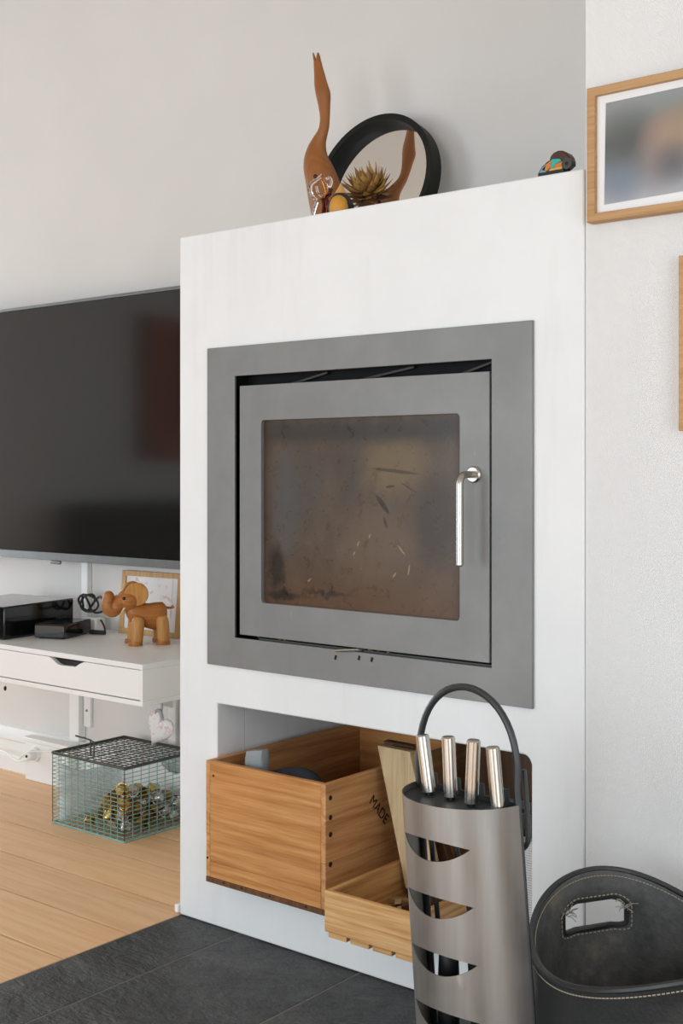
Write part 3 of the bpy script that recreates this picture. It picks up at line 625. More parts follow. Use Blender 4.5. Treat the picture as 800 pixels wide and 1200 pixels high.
MB().tube(arcpts([(-.05, -.02, -.018), (.0, -.024, .012), (.05, -.012, .02), (.14, -.005, .03)]), .003, 6).build('lead', 'white_plastic', pg)
# wire basket
BX0, BX1, BY0, BY1, BH = -2.835, -2.53, 2.203, 2.468, .2
bk = thing('wire_basket', 'mint green wire mesh basket with dark lid holding coffee capsules', 'wire basket', (BX0, BY0, 0))
lx, ly = BX1-BX0, BY1-BY0; nh, nx, ny = 17, 11, 9; wr = .0011
def panel(name, fn, nu, lu, mat, rows=nh, lv=BH, r=wr):
    m = MB()
    for i in range(nu+1): m.tube([fn(lu*i/nu, .002), fn(lu*i/nu, lv-.004)], r, 4)
    for j in range(rows+1): z = .003+(lv-.008)*j/rows; m.tube([fn(0, z), fn(lu, z)], r, 4)
    return m.build(name, mat, bk)
panel('front_mesh', lambda u, z: Vector((u, 0, z)), nx, lx, 'mint_wire'); panel('back_mesh', lambda u, z: Vector((u, ly, z)), nx, lx, 'mint_wire')
panel('side_mesh', lambda u, z: Vector((lx, u, z)), ny, ly, 'mint_wire'); panel('side_mesh', lambda u, z: Vector((0, u, z)), ny, ly, 'mint_wire')
panel('bottom_mesh', lambda u, z: Vector((u, z*ly/BH, .003)), nx, lx, 'mint_wire', ny)
panel('lid_mesh', lambda u, z: Vector((u, z*ly/BH, BH)), nx, lx, 'dark_wire', 13, r=.0013)
fr = MB(); fr.tube([(0, 0, BH), (lx, 0, BH), (lx, ly, BH), (0, ly, BH)], .0042, 6, True); fr.build('lid_rim', 'dark_wire', bk)
fr = MB(); fr.tube([(0, 0, .003), (lx, 0, .003), (lx, ly, .003), (0, ly, .003)], .003, 6, True); fr.build('base_rim', 'mint_wire', bk)
p = atZ(98, 885, BH)
MB().tube([(p.x-BX0+.03, p.y-BY0, BH+.002), (p.x-BX0+.03, p.y-BY0, BH+.047), (p.x-BX0-.035, p.y-BY0, BH+.05)], .0026, 6).tube([(p.x-BX0+.04, p.y-BY0+.004, BH+.002), (p.x-BX0+.04, p.y-BY0+.004, BH+.042), (p.x-BX0-.0, p.y-BY0, BH+.05)], .0022, 6).build('latch', 'dark_wire', bk)
# crumpled white bag in the far part of the basket
bag = MB(); rg = random.Random(3); nu_, nv_ = 18, 10; vs = []; fs = []
for i in range(nu_+1):
    for j in range(nv_+1):
        u = i/nu_; v = j/nv_
        if u < .35: x, y = .012, .012+(ly-.03)*(u/.35)
        else: x, y = .012+(lx-.03)*((u-.35)/.65), ly-.018
        vs.append((x+rg.uniform(0, .012), y-rg.uniform(0, .008), .006+v*.165*(1-.25*abs(sin(u*9)))))
for i in range(nu_):
    for j in range(nv_): a = i*(nv_+1)+j; fs.append((a, a+1, a+nv_+2, a+nv_+1))
bagm = bag.add(vs, fs).build('paper_liner', 'plastic_bag', None, angle=180)
bagm.location = (BX0, BY0, 0); tag(bagm, 'crumpled white bag lining the wire basket', 'bag')
so_ = bagm.modifiers.new('t', 'SOLIDIFY'); so_.thickness = .0008
# capsules
cap_prof = [(.001, 0), (.0105, 0), (.0125, .003), (.0150, .020), (.0150, .022), (.0180, .0225), (.0180, .0238), (.014, .0242), (.001, .0242)]
protos = {}
placed = []; rc_ = random.Random(11); R0 = .0178
for tries in range(30000):
    if len(placed) > 80: break
    x = rc_.uniform(BX0+.10, BX1-.026); y = rc_.uniform(BY0+.026, BY1-.052)
    z = .0265
    for _ in range(30):
        hit = None
        for q in placed:
            d2 = (q[0]-x)**2+(q[1]-y)**2; dz = (2*R0)**2-d2
            if dz > 0 and q[2]+sqrt(dz) > z+1e-6 and abs(q[2]-z) < 2*R0: hit = max(hit or 0, q[2]+sqrt(dz))
        if hit is None: break
        z = hit+1e-4
    lim = .03+.10*min(1, max(0, (x-BX0-.12)/.10))*(1-.35*min(1, max(0, (y-BY0-.08)/.12)))
    if z > lim: continue
    placed.append((x, y, z))
for i, (x, y, z) in enumerate(placed):
    k = rc_.choice(['gold_foil']*5+['silver_foil']*3+['brown_foil']*2)
    if k not in protos:
        o = MB().lathe([(r, zz-.012) for r, zz in cap_prof], 16).build('coffee_capsule', k); protos[k] = o
    else:
        o = bpy.data.objects.new('coffee_capsule', protos[k].data); COL.objects.link(o)
    o.location = (x, y, z); o.rotation_euler = (rc_.uniform(0, 2*pi), rc_.uniform(0, pi), rc_.uniform(0, 2*pi)); o.scale = (1.0,)*3
    nm = {'gold_foil': 'shiny gold', 'silver_foil': 'silver', 'brown_foil': 'dark bronze'}[k]
    tag(o, nm+' coffee capsule in the pile inside the wire basket', 'coffee capsule', nm+' capsules in the wire basket')

# ------------------------------------------------------------------ big crate in the niche
CX0, CX1, CY0, CY1, CZ0, CZ1 = -1.8895, -1.556, 1.873, 2.405, .1185, .3785
cr = thing('wooden_crate', 'large aged wooden crate with stencilled side standing in the niche', 'crate', (CX0, CY0, CZ0))
cw, cd, ch = CX1-CX0, CY1-CY0, CZ1-CZ0; T = .012
for i, (y0, y1) in enumerate(((0, .18), (.181, .36), (.361, cd))): bx('bottom_board', 'crate_end', cr, .0, cw, y0, y1, 0, .0115, .001)
bx('front_board', 'crate_front', cr, T+.0004, cw-T-.0004, 0, .014, .0455, ch, .0015); bx('front_board', 'crate_front', cr, T+.0004, cw-T-.0004, 0.0003, .014, .012, .0452, .001)
for x0, x1 in ((0, T), (cw-T, cw)):
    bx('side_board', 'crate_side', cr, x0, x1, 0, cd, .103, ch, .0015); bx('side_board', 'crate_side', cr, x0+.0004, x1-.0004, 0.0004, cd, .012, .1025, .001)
bx('back_board', 'crate_front', cr, T+.0004, cw-T-.0004, cd-.014, cd, .012, ch, .001)
for py, z in ((935, 0), (958, 0), (978, 0), (1013, 0)):
    p = atX(387, py, CX1); MB().lathe([(.0005, -.0004), (.0055, -.0004), (.005, .0009), (.0005, .001)], 8, Matrix.Translation((cw, p.y-CY0, p.z-CZ0)) @ Matrix.Rotation(pi/2, 4, 'Y')).build('nail', 'dark_nail', cr)
for px, py in ((250, 909), (262, 1035), (283, 1042), (316, 1050), (358, 1063), (243, 1005)):
    p = atY(px, py, CY0); MB().lathe([(.0005, .0004), (.003, .0004), (.0025, -.0009), (.0005, -.001)], 8, Matrix.Translation((min(p.x-CX0, cw-.006), 0, max(.008, p.z-CZ0))) @ Matrix.Rotation(-pi/2, 4, 'X')).build('nail', 'dark_nail', cr)
def text(txt, size, name, mat, parent, mtx, ext=.0004):
    cu = bpy.data.curves.new('t', 'FONT'); cu.body = txt; cu.size = size; cu.extrude = ext; cu.offset = 0; cu.align_x = 'LEFT'
    to = bpy.data.objects.new('t', cu); COL.objects.link(to); dg = bpy.context.evaluated_depsgraph_get()
    me = bpy.data.meshes.new_from_object(to.evaluated_get(dg)); bpy.data.objects.remove(to)
    me.transform(mtx); me.materials.clear(); me.materials.append(M[mat])
    o = bpy.data.objects.new(name, me); COL.objects.link(o); o.parent = parent; return o
p = atX(432, 940, CX1)
text('MADE', .030, 'stencil_lettering', 'stencil_ink', cr, Matrix.Translation((cw+.0003, p.y-CY0, p.z-CZ0)) @ Matrix.Rotation(radians(-47), 4, 'X') @ Matrix.Rotation(pi/2, 4, 'Z') @ Matrix.Rotation(pi/2, 4, 'X'))
# things in the crate
c = atY(300, 893, 1.925)
pk = thing('work_glove', 'grey and dark blue work glove sticking up in the large crate', 'glove', (c.x, 1.925, CZ0+.0117))
hp_ = CZ1-CZ0+.004
rings = []
for z, rx, ry, cx_ in ((0, .03, .015, 0), (.08, .034, .018, .0), (.16, .03, .016, .0), (.225, .026, .013, .0), (.262, .028, .014, .003), (.275, .027, .012, .004)):
    rings.append([(cx_+rx*(abs(cos(a))**.5)*(1 if cos(a) > 0 else -1), ry*(abs(sin(a))**.5)*(1 if sin(a) > 0 else -1)+.004*sin(a*5+z*30), z+(.006*cos(a) if z > .25 else 0)) for a in [2*pi*j/20 for j in range(20)]])
MB().loft(rings).build('cuff', 'grey_fabric', pk, angle=70)
MB().tube(arcpts([(.02, .02, .22), (.06, .03, .243), (.10, .035, .248), (.14, .03, .236), (.165, .03, .19), (.17, .03, .1), (.16, .03, .025)]), [.012]*6+[.016]*12+[.02]*20, 10).build('palm', 'navy_fabric', pk, angle=80) if False else None
path = arcpts([(.015, .02, .215), (.05, .03, .222), (.09, .035, .226), (.13, .03, .220), (.16, .03, .18), (.165, .03, .1), (.16, .03, .022)], 5)
MB().tube(path, [.012+.008*min(1, i/12) for i in range(len(path))], 10).build('palm', 'navy_fabric', pk, angle=80)

# ------------------------------------------------------------------ small pine box
PY = 1.79
pA = atY(380, 1043, PY); pB = atY(489.5, 1128, PY)
QX0 = pA.x; QX1 = pB.x; QZ1 = pA.z
QZ0 = NZ0+.0005
pb = thing('pine_box', 'small shallow pine box with slatted base beside the large crate', 'box', (QX0, PY, QZ0))
qw, qd, qh = QX1-QX0, .46, QZ1-QZ0; sl = .011
n_s = 4
for i in range(n_s):
    a = .006+(qw-.006)*i/n_s; bx('slat', 'pine_front', pb, a, a+qw/n_s-.010, .004, qd, 0, sl-.0002, .001)
bx('front_board', 'pine_front', pb, 0, qw, 0, .011, sl, qh, .0015); bx('back_board', 'pine_front', pb, 0, qw, qd-.011, qd, sl, qh, .0015)
bx('side_board', 'pine_side', pb, 0, .011, .0112, qd-.0112, sl, qh, .0012); bx('side_board', 'pine_side', pb, qw-.011, qw, .0112, qd-.0112, sl, qh, .0012)
bx('inner_bottom', 'pine_side', pb, .0112, qw-.0112, .0112, qd-.0112, sl, sl+.003)
zin = QZ0+sl+.0032
for i, (px, py, ln, ang) in enumerate(((473, 1053, .07, .3), (482, 1058, .09, 1.2), (466, 1058, .05, 2.2))):
    p = atZ(px, py, zin+.012); k = MB().box(-ln/2, ln/2, -.007, .007, 0, .013).build('kindling_stick', ['kindling_tan', 'bark_brown', 'sawn_timber'][i], None, .002)
    k.location = (min(p.x, QX1-.06), p.y, zin); k.rotation_euler = (0, 0, ang)
    tag(k, ['short tan stick of kindling lying in the small pine box', 'dark bark stick of kindling lying in the small pine box', 'pale square stick of kindling lying in the small pine box'][i], 'kindling')
# plank standing in the pine box, leaning back to the left
pt0 = atY(450, 872, 2.06); pb0 = atY(484, 1033, 2.0)
def leanplank(name, label, mat, base, top, wx, th, cat='plank'):
    r = MB(); u = Vector((1, -.05, 0)).normalized(); 
    ax_ = (top-base); nrm = u.cross(ax_).normalized()
    vs = [base, base+u*wx, base+u*wx+nrm*th, base+nrm*th, top, top+u*wx, top+u*wx+nrm*th, top+nrm*th]
    vs = [p-base for p in vs]
    o = r.add(vs, [(0, 1, 2, 3), (4, 7, 6, 5), (0, 4, 5, 1), (1, 5, 6, 2), (2, 6, 7, 3), (3, 7, 4, 0)]).build(name, mat, None, .001); o.location = base; return tag(o, label, cat)
bkl = MB().box(-.045, .045, -.02, .02, 0, .0255).build('bark_block', 'bark_brown', None, .003); Pq = atY(489, 1033, 2.03); bkl.location = (Pq.x+.025, 2.04, zin); tag(bkl, 'dark bark block under the pale timber plank in the small pine box', 'firewood')
Pb = Vector((atY(483, 1033, 2.03).x, 2.03, zin+.026)); Pt = atY(450, 872, 2.045)
leanplank('timber_plank', 'pale sawn timber plank standing in the small pine box', 'sawn_timber', Pb, Pt, .085, .022)
Pb2 = Vector((Pb.x+.004, 2.10, zin+.010)); Pt2 = atY(455, 866, 2.085)
leanplank('bark_plank', 'dark brown plank standing behind the pale timber plank', 'bark_brown', Pb2, Pt2, .08, .018)
# brown board and newspaper at the right of the niche
b0 = MB().box(0, .36, 0, .012, 0, .362).build('brown_board', 'brown_board', None, .002); b0.location = (-1.488, 2.275, NZ0+.0005); tag(b0, 'dark brown board standing upright at the back of the niche', 'board')
np_ = thing('newspaper', 'folded newspaper standing upright in the right end of the niche', 'newspaper', (-1.165, 1.98, NZ0+.0005))
for i in range(5): MB().box(-.09, .036, .0041*i, .0041*i+.0035, 0, atY(614, 985, 1.98).z-NZ0-.004*(i % 2)).build('page', 'newsprint', np_)
tr = thing('black_tray', 'black metal tray standing behind the newspaper in the niche', 'tray', (-1.175, 2.035, NZ0+.0005))
bx('back', 'black_iron', tr, -.10, .045, .02, .026, 0, .25, .002); bx('lip', 'black_iron', tr, -.10, .045, .0, .0198, .225, .232, .002); bx('foot', 'black_iron', tr, -.10, .045, .0, .0198, 0, .006, .002)

# ------------------------------------------------------------------ fire tool holder
HZT = .54; kk = (1-HZT)/.5
hc = Vector((-1.056*kk, 1.612*kk, 0)); RH = .1025*kk; LEAN = -.085
rot = radians(-6)
base_c = Vector((hc.x-HZT*LEAN, hc.y, 0.0007))
ho = thing('fire_tool_holder', 'curved grey steel fire tool holder with crescent cutouts and black carrying handle', 'tool holder', base_c, rot)
def HL(a, z, r): return Vector((r*sin(a)+z*LEAN, -r*cos(a), z))     # a=0 faces the room
AM = radians(88); zb, zt = .012, HZT-.002
def smap(u, v, wd): return HL(u/RH, v, RH-wd)
outer = [(-AM*RH, zb), (AM*RH, zb), (AM*RH, zt), (-AM*RH, zt)]
holes = []
for i in range(7):
    zc = .4845-.0765*i
    if zc < .06: break
    hwid = radians(39)*RH
    h = [(hwid*(-1+k/6), zc+.007*(1-(-1+k/6)**2)) for k in range(13)]+[(hwid*(1-k/8), zc-.0225*(1-(1-k/8)**2)) for k in range(1, 16)]
    holes.append(h)
def dens(a, b, n): return [(a[0]+(b[0]-a[0])*i/n, a[1]+(b[1]-a[1])*i/n) for i in range(n)]
o4 = outer; outer = dens(o4[0], o4[1], 40)+dens(o4[1], o4[2], 20)+dens(o4[2], o4[3], 40)+dens(o4[3], o4[0], 20)
extra = [(-AM*RH+2*AM*RH*i/40, zb+(zt-zb)*j/26+.0003*(i % 3)) for i in range(1, 40) for j in range(1, 26)]
MB().sheet(outer, holes, smap, 0, .0015, extra).build('curved_sheet', 'holder_steel', ho, angle=40)
# D-shaped top tray and base
def Dpoly(r, n=24): return [(r*sin(a), -r*cos(a)) for a in [-AM+2*AM*i/n for i in range(n+1)]]
R6 = Matrix.Rotation(rot, 4, 'Z')
hsp = [((503, 929), (494.5, 860)), ((528, 934.5), (525, 862)), ((552, 942), (555, 866)), ((583, 948), (577, 874))]
ph_ = []
for lo, up in hsp:
    q_ = R6.inverted() @ (atZ(*lo, HZT-.006)-base_c); ph_.append([(q_.x-(HZT-.0115)*LEAN+.0062*cos(2*pi*k/12), q_.y+.0062*sin(2*pi*k/12)) for k in range(12)])
MB().sheet(Dpoly(RH-.003), ph_, lambda u, v, wd: Vector((u+wd*LEAN, v, wd)), HZT-.014, HZT-.009).build('top_plate', 'black_steel', ho)
MB().prism(Dpoly(RH+.012), lambda u, v, wd: Vector((u, v, wd)), 0, .0115).build('base_plate', 'black_iron', ho, .002)
bp = [(-RH+.003, HZT-.009)]
teeth = 5; ww = 2*RH-.006
bp = [(-RH+.003, HZT-.30), (RH-.003, HZT-.30)]
bp = []
zt0 = HZT-.001
tooth = [(-RH+.003, HZT-.05), (RH-.003, HZT-.05)]
x = RH-.003
tooth.append((x, zt0))
for i in range(4):
    xc = RH-.003-ww*(i+.72)/4.2
    tooth += [(xc+.014, zt0), (xc+.014, zt0+.016), (xc-.006, zt0+.016), (xc-.006, zt0)]
tooth.append((-RH+.003, zt0))
MB().prism(tooth, lambda u, v, wd: Vector((u+v*LEAN, wd, v)), -.001, .0015).build('back_plate', 'black_steel', ho)
# arched handle
zA = atY(545, 802, hc.y).z
ap = [HL(0, z, 0)+Vector((-RH+.004, -.002, 0)) for z in (.012, .25, HZT-.01, HZT+.02)]
hgt = zA-.005-(HZT+.03)
for i in range(1, 24):
    t = pi*i/24; ap.append(Vector((-(RH-.004)*cos(t)*1.0, -.002, HZT+.03+hgt*sin(t)**.85))+Vector((HZT*LEAN, 0, 0)))
ap += [HL(0, z, 0)+Vector((RH-.004, -.002, 0)) for z in (HZT+.02, HZT-.01, .25, .012)]
MB().tube(ap, .0052, 10).build('carrying_handle', 'black_steel', ho)
# side hook
MB().tube(arcpts([HL(0, .476, 0)+Vector((RH-.016, .004, 0)), HL(0, .474, 0)+Vector((RH-.010, .010, 0)), HL(0, .488, 0)+Vector((RH-.002, .013, 0)), HL(0, .52, 0)+Vector((RH-.001, .014, 0)), HL(0, .583, 0)+Vector((RH-.002, .014, 0))], 6), .004, 8).build('side_hook', 'black_steel', ho)
# tools
heads = ['brush', 'shovel', 'poker', 'tongs']
labels = ['fireplace brush with steel grip at the left end of the holder, black bristles below', 'fireplace shovel with steel grip hanging second from the brush', 'fireplace poker with steel grip hanging between shovel and tongs', 'fireplace tongs with steel grip beside the side hook of the holder']
for i, (lo, up) in enumerate(hsp):
    zl = HZT-.006; a = atZ(*lo, zl); b = atY(up[0], up[1]+1, a.y); dirv = (b-a).normalized()
    t = thing('fire_'+heads[i], labels[i], 'fire tool', (a.x, a.y, zl))
    grip = b-a; r = .0098
    MB().lathe([(.001, .002), (r, .002), (r, grip.length-.002), (r*.85, grip.length), (.001, grip.length)], 20, grip.to_track_quat('Z', 'Y').to_matrix().to_4x4()).build('grip', 'stainless', t)
    # rod runs down inside the holder, straight through the hole in the plate
    xl_ = a.x-zl*-LEAN*0; top = Vector((0, 0, .002)); dn_ = Vector((-LEAN*.05*0, 0, -.03))
    loc = lambda x, y, z: Vector((base_c.x+x+z*LEAN-a.x, hc.y-y-a.y, z-zl))      # holder frame (leaning) to tool frame
    lx_ = a.x-base_c.x-zl*LEAN; ly_ = hc.y-a.y
    if heads[i] == 'brush':
        MB().tube([top, dn_, loc(lx_*.86, ly_+.010, .33)], .0038, 8).build('rod', 'black_iron', t)
        MB().lathe([(.002, 0), (.015, 0), (.016, .12), (.014, .17), (.006, .185), (.002, .186)], 18, Matrix.Translation(loc(lx_*.86, ly_+.010, .145))).build('bristles', 'black_rubber', t)
    elif heads[i] == 'shovel':
        MB().tube([top, dn_, loc(lx_+.01, .02, .42), loc(.02, .0145, .30)], .0038, 8).build('rod', 'black_iron', t)
        P8 = [loc(x_, y_, z_) for y_ in (.013, .010) for x_, z_ in ((-.008, .32), (.052, .32), (.058, .13), (-.012, .13))]
        MB().add(P8, [(0, 1, 2, 3), (7, 6, 5, 4), (0, 4, 5, 1), (1, 5, 6, 2), (2, 6, 7, 3), (3, 7, 4, 0)]).build('blade', 'black_iron', t)
    elif heads[i] == 'poker':
        MB().tube([top, dn_, loc(lx_, ly_, .12)], .0038, 8).build('rod', 'black_iron', t)
        MB().tube([loc(lx_, ly_, .121), loc(lx_, ly_, .09), loc(lx_+.012, ly_, .085), loc(lx_+.018, ly_, .10)], [.004, .004, .0035, .002], 8).build('hook', 'black_iron', t)
    else:
        MB().tube([top, dn_, loc(lx_*.92, ly_, .32)], .0038, 8).build('rod', 'black_iron', t)
        for sgn in (1, -1): MB().tube([loc(lx_*.92, ly_, .32), loc(lx_*.92+sgn*.013, ly_, .26), loc(lx_*.92+sgn*.008, ly_, .15), loc(lx_*.92+sgn*.001, ly_, .10)], .0032, 8).build('jaw', 'black_iron', t)

# ------------------------------------------------------------------ leather log basket
KC = Vector((-.744, 1.628, .0008)); KA, KB, KZ, KH, KD = .216, .174, .341, .032, 2.467
lb = thing('leather_log_basket', 'black leather log basket with cream stitching and cut-out handle', 'log basket', KC, KD)
def rimz(p): return KZ+KH*cos(2*p)
def kmap(ph, v, wd):
    """v 0 (bottom) .. 1 (rim)"""
    k = .84+.16*v**.8; d = wd
    nx_, ny_ = cos(ph)/KA, sin(ph)/KB; nl_ = sqrt(nx_**2+ny_**2)
    pw_ = (ph+pi/2) % pi-pi/2; bulge = .012*math.exp(-((pw_/.42)**2))*math.exp(-((v-.93)/.07)**2)
    return Vector((KA*k*cos(ph)-nx_/nl_*(d+bulge), KB*k*sin(ph)-ny_/nl_*(d+bulge), .006+(rimz(ph)-.006)*v))
PH0 = -pi/2*.9999
def hole(cp):
    hw_, v0, v1 = .345, .765, .893; pts = []
    for u, v in rrect(-1, 1, -1, 1, .45, 5): pts.append((cp+hw_*u, (v0+v1)/2+(v1-v0)/2*v-.006*(u*u)))
    return pts
HOLES = [hole(.06), hole(pi+.06)]
NP = 96
outer = [(PH0+2*pi*i/NP, 0) for i in range(NP+1)]+[(PH0+2*pi, j/14) for j in range(1, 14)]+[(PH0+2*pi-2*pi*i/NP, 1) for i in range(NP+1)]+[(PH0, 1-j/14) for j in range(1, 14)]
extra = [(PH0+2*pi*i/NP, j) for i in range(1, NP) for j in [k/14 for k in range(1, 14)]+[.945, .96, .975, .99]]+[(p_, v) for cp in (0, pi) for p_, v in [(cp-.5+.05*i+.01, .70+.02*j+.003) for i in range(21) for j in range(12)]]
TK = .007
MB().sheet(outer, HOLES, kmap, 0, TK*.5, extra).build('outer_leather', 'leather', lb, weld=1e-5, angle=60)
MB().sheet(outer, HOLES, kmap, TK*.5, TK, extra).build('inner_leather', 'leather_inside', lb, weld=1e-5, angle=60)
MB().prism([(KA*.835*cos(2*pi*i/48), KB*.835*sin(2*pi*i/48)) for i in range(48)], lambda u, v, wd: Vector((u, v, wd)), 0, .006).build('bottom', 'leather', lb)
MB().tube([kmap(2*pi*i/120, 1.0, TK*.5) for i in range(120)], .0048, 8, True).build('rim_binding', 'leather', lb)
for h in HOLES: MB().tube([kmap(u, v, TK*.5) for u, v in h], .005, 8, True).build('hole_binding', 'leather', lb)
sm = MB()
def dash(pts, n, r=.0011, duty=.62):
    """dashes along a closed or open list of points"""
    Ls = [0]
    for i in range(1, len(pts)): Ls.append(Ls[-1]+(pts[i]-pts[i-1]).length)
    def at(s_):
        for i in range(1, len(Ls)):
            if Ls[i] >= s_: t = (s_-Ls[i-1])/max(1e-9, Ls[i]-Ls[i-1]); return pts[i-1].lerp(pts[i], t)
        return pts[-1]
    for i in range(n): sm.tube([at(Ls[-1]*i/n), at(Ls[-1]*(i+duty)/n)], r, 5)
cl = [2*pi*i/200 for i in range(201)]
dash([kmap(p_, .978, TK+.0012) for p_ in cl], 210, .0009, .7); dash([kmap(p_, .974, -.001) for p_ in cl], 210, .0009, .7)
for h in HOLES:
    cx_, cv = sum(u for u, v in h)/len(h), sum(v for u, v in h)/len(h); hh = [(cx_+(u-cx_)*1.12, cv+(v-cv)*1.22) for u, v in h]
    dash([kmap(u, v, TK+.0012) for u, v in hh+hh[:1]], 46, .001)
# vertical seams outside
for p_ in (1.0, 1.0+pi): dash([kmap(p_, .96*i/20, -.0008) for i in range(21)], 44, .001)
# frayed ends at the handle
rf = random.Random(5)
for cp, vv in ((-.26, .86), (.37, .855)):
    for i in range(14):
        a0 = kmap(cp+rf.uniform(-.03, .03), vv+rf.uniform(-.02, .02), TK+.002); a1 = a0+Vector((rf.uniform(-.012, -.002), rf.uniform(-.016, .016), rf.uniform(-.008, .014))); sm.tube([a0, (a0+a1)/2+Vector((0, 0, .003)), a1], .0007, 4)
struct(sm.build('stitching', 'stitch', lb), 'stuff')

# ------------------------------------------------------------------ pictures on the right wall
def wallframe(name, label, x0, z0, w_, h_, fw, mw, printfn):
    r = thing(name, label, 'picture frame', (x0, YB+.0035, z0))
    MB().sheet([(0, 0), (w_, 0), (w_, h_), (0, h_)], [[(fw, fw), (w_-fw, fw), (w_-fw, h_-fw), (fw, h_-fw)]], XZ(0), -.022, 0).build('frame', 'oak_frame', r, .001)
    MB().prism([(fw-.001, fw-.001), (w_-fw+.001, fw-.001), (w_-fw+.001, h_-fw+.001), (fw-.001, h_-fw+.001)], XZ(0), -.012, -.004).build('mount', 'mat_board', r)
    printfn(r, w_, h_, fw, mw); return r
def pr1(r, w_, h_, fw, mw):
    o = MB().prism([(0, 0), (w_-2*mw, .006), (w_-2*mw, h_-2*mw+.002), (.003, h_-2*mw)], XZ(0), -.0135, -.0122).build('print', 'photo_print', r); o.location = (mw, 0, mw)
wallframe('picture_frame', 'oak framed blurred family photo hanging at the top of the wallpapered wall', -1.0045, 1.4245, .32, .2305, .015, .029, pr1)
def pr2(r, w_, h_, fw, mw):
    MB().prism([(mw, mw), (w_-mw, mw), (w_-mw, h_-mw), (mw, h_-mw)], XZ(0), -.0135, -.0122).build('print', 'paper', r)
wallframe('picture_frame', 'oak framed white print hanging below the blurred family photo', -.8385, 1.064, .21, .286, .015, .04, pr2)

# ------------------------------------------------------------------ on the ledge
LZ = ZB+.0003
# round mirror
MY = 2.412; RM = .180; lean = radians(12); mc = atY(447, 129, 2.45).x-.002
mi = thing('round_mirror', 'round mirror with deep dark frame leaning against the wall on the ledge', 'mirror', (mc, MY, LZ))
MMx = Matrix.Rotation(-lean, 4, 'X') @ Matrix.Translation((0, 0, RM))
def ring(rads):  # (r, y) profile revolve about local Y
    n = 72; return [[MMx @ Vector((r*cos(2*pi*j/n), y, r*sin(2*pi*j/n))) for j in range(n)] for r, y in rads]
rg_ = ring([(RM, -.042), (RM, 0), (RM-.017, 0), (RM-.017, -.008), (RM-.015, -.042)])
m_ = MB(); m_.loft(rg_, closed=True); fr_ = m_.build('frame', 'mirror_frame', mi)
m_ = MB(); m_.loft(ring([(.0005, -.009), (RM-.0165, -.009), (RM-.0165, -.004), (.0005, -.004)])); m_.build('mirror_glass', 'mirror_glass', mi)
# wooden bird
DY = 2.30
ol = [(90, 112, 143), (120, 114, 150), (150, 116, 158), (195, 118, 170), (240, 125, 183), (290, 135, 183), (350, 143, 182), (400, 137, 178), (440, 115, 168), (480, 92, 160), (530, 76, 165), (580, 74, 188), (620, 80, 205), (660, 88, 218), (740, 100, 232), (800, 112, 236)]
d0 = atY(380, 240, DY)
du = thing('wooden_bird', 'tall carved wooden bird with a long curved neck and raised open beak', 'bird figure', (d0.x, DY, LZ))
pts = []
for cy, xa, xb in ol:
    A = atY(340+xa/4, 50+cy/4, DY); B = atY(340+xb/4, 50+cy/4, DY); pts.append(((A.x+B.x)/2-d0.x, (A.z+B.z)/2-LZ, (B.x-A.x)/2))
zl = pts[-1][1]; pts += [(pts[-1][0]+.012, zl*.6, pts[-1][2]*1.02), (pts[-1][0]+.016, zl*.25, pts[-1][2]*.9), (pts[-1][0]+.018, .004, pts[-1][2]*.72), (pts[-1][0]+.018, 0, pts[-1][2]*.68)]
def smooth_rings(pts, n=22):
    out = []
    cr_ = arcpts([(a, b, c_) for a, b, c_ in pts], 3)
    for q in cr_: out.append([(q.x+q.z*cos(2*pi*j/n), q.z*.82*sin(2*pi*j/n), q.y) for j in range(n)])
    return out
MB().loft(smooth_rings(pts)).build('body', 'teak', du, angle=80)
for tx, bx0, bx1 in ((107, 111, 124), (130, 122, 143)):
    T_ = atY(340+tx/4, 62, DY); a_ = atY(340+bx0/4, 72.5, DY); b_ = atY(340+bx1/4, 72.5, DY)
    c_ = (a_+b_)/2; r_ = (b_.x-a_.x)/2
    MB().tube([(c_.x-d0.x, 0, c_.z-LZ-.012), (c_.x-d0.x, 0, c_.z-LZ), ((c_.x+T_.x)/2-d0.x, 0, (c_.z+T_.z)/2-LZ), (T_.x-d0.x, 0, T_.z-LZ)], [r_*.95, r_*.9, r_*.75, r_*.35], 10).build('beak', 'teak', du)
ey = atY(375, 99, DY); MB().lathe([(.0005, .003), (.005, .002), (.005, -.004), (.0005, -.004)], 12, Matrix.Translation((ey.x-d0.x, -.0105, ey.z-LZ)) @ Matrix.Rotation(pi/2, 4, 'X')).build('eye', 'eye_black', du)
# dried flower
fc = atY(432, 219, 2.10)
fl = thing('dried_flower', 'brown dried flower head with pointed petals on the ledge before the mirror', 'dried flower', (fc.x, 2.10, LZ))
fz = fc.z-LZ
MB().lathe([(.001, 0), (.03, 0), (.034, .004), (.026, .02), (.02, fz-.02), (.012, fz), (.001, fz+.004)], 18).build('base', 'petal_dark', fl)
rp = random.Random(21); pp = []
pet = {}
def petal_mesh(mat):
    m = MB(); n = 7; vs = []; fs = []
    for i in range(n):
        t = i/(n-1); wv = .0100*sin(pi*min(1, t*.85+.12))*(1-t**3); z = -.006*sin(pi*t)+.010*t*t
        for s_, e_ in ((-1, .003), (0, 0), (1, .003)): vs.append((t*.05, s_*wv, z+e_*sin(pi*t)))
    for i in range(n-1):
        for j in range(2): a = i*3+j; fs.append((a, a+3, a+4, a+1))
    return m.add(vs, fs)
k = 0
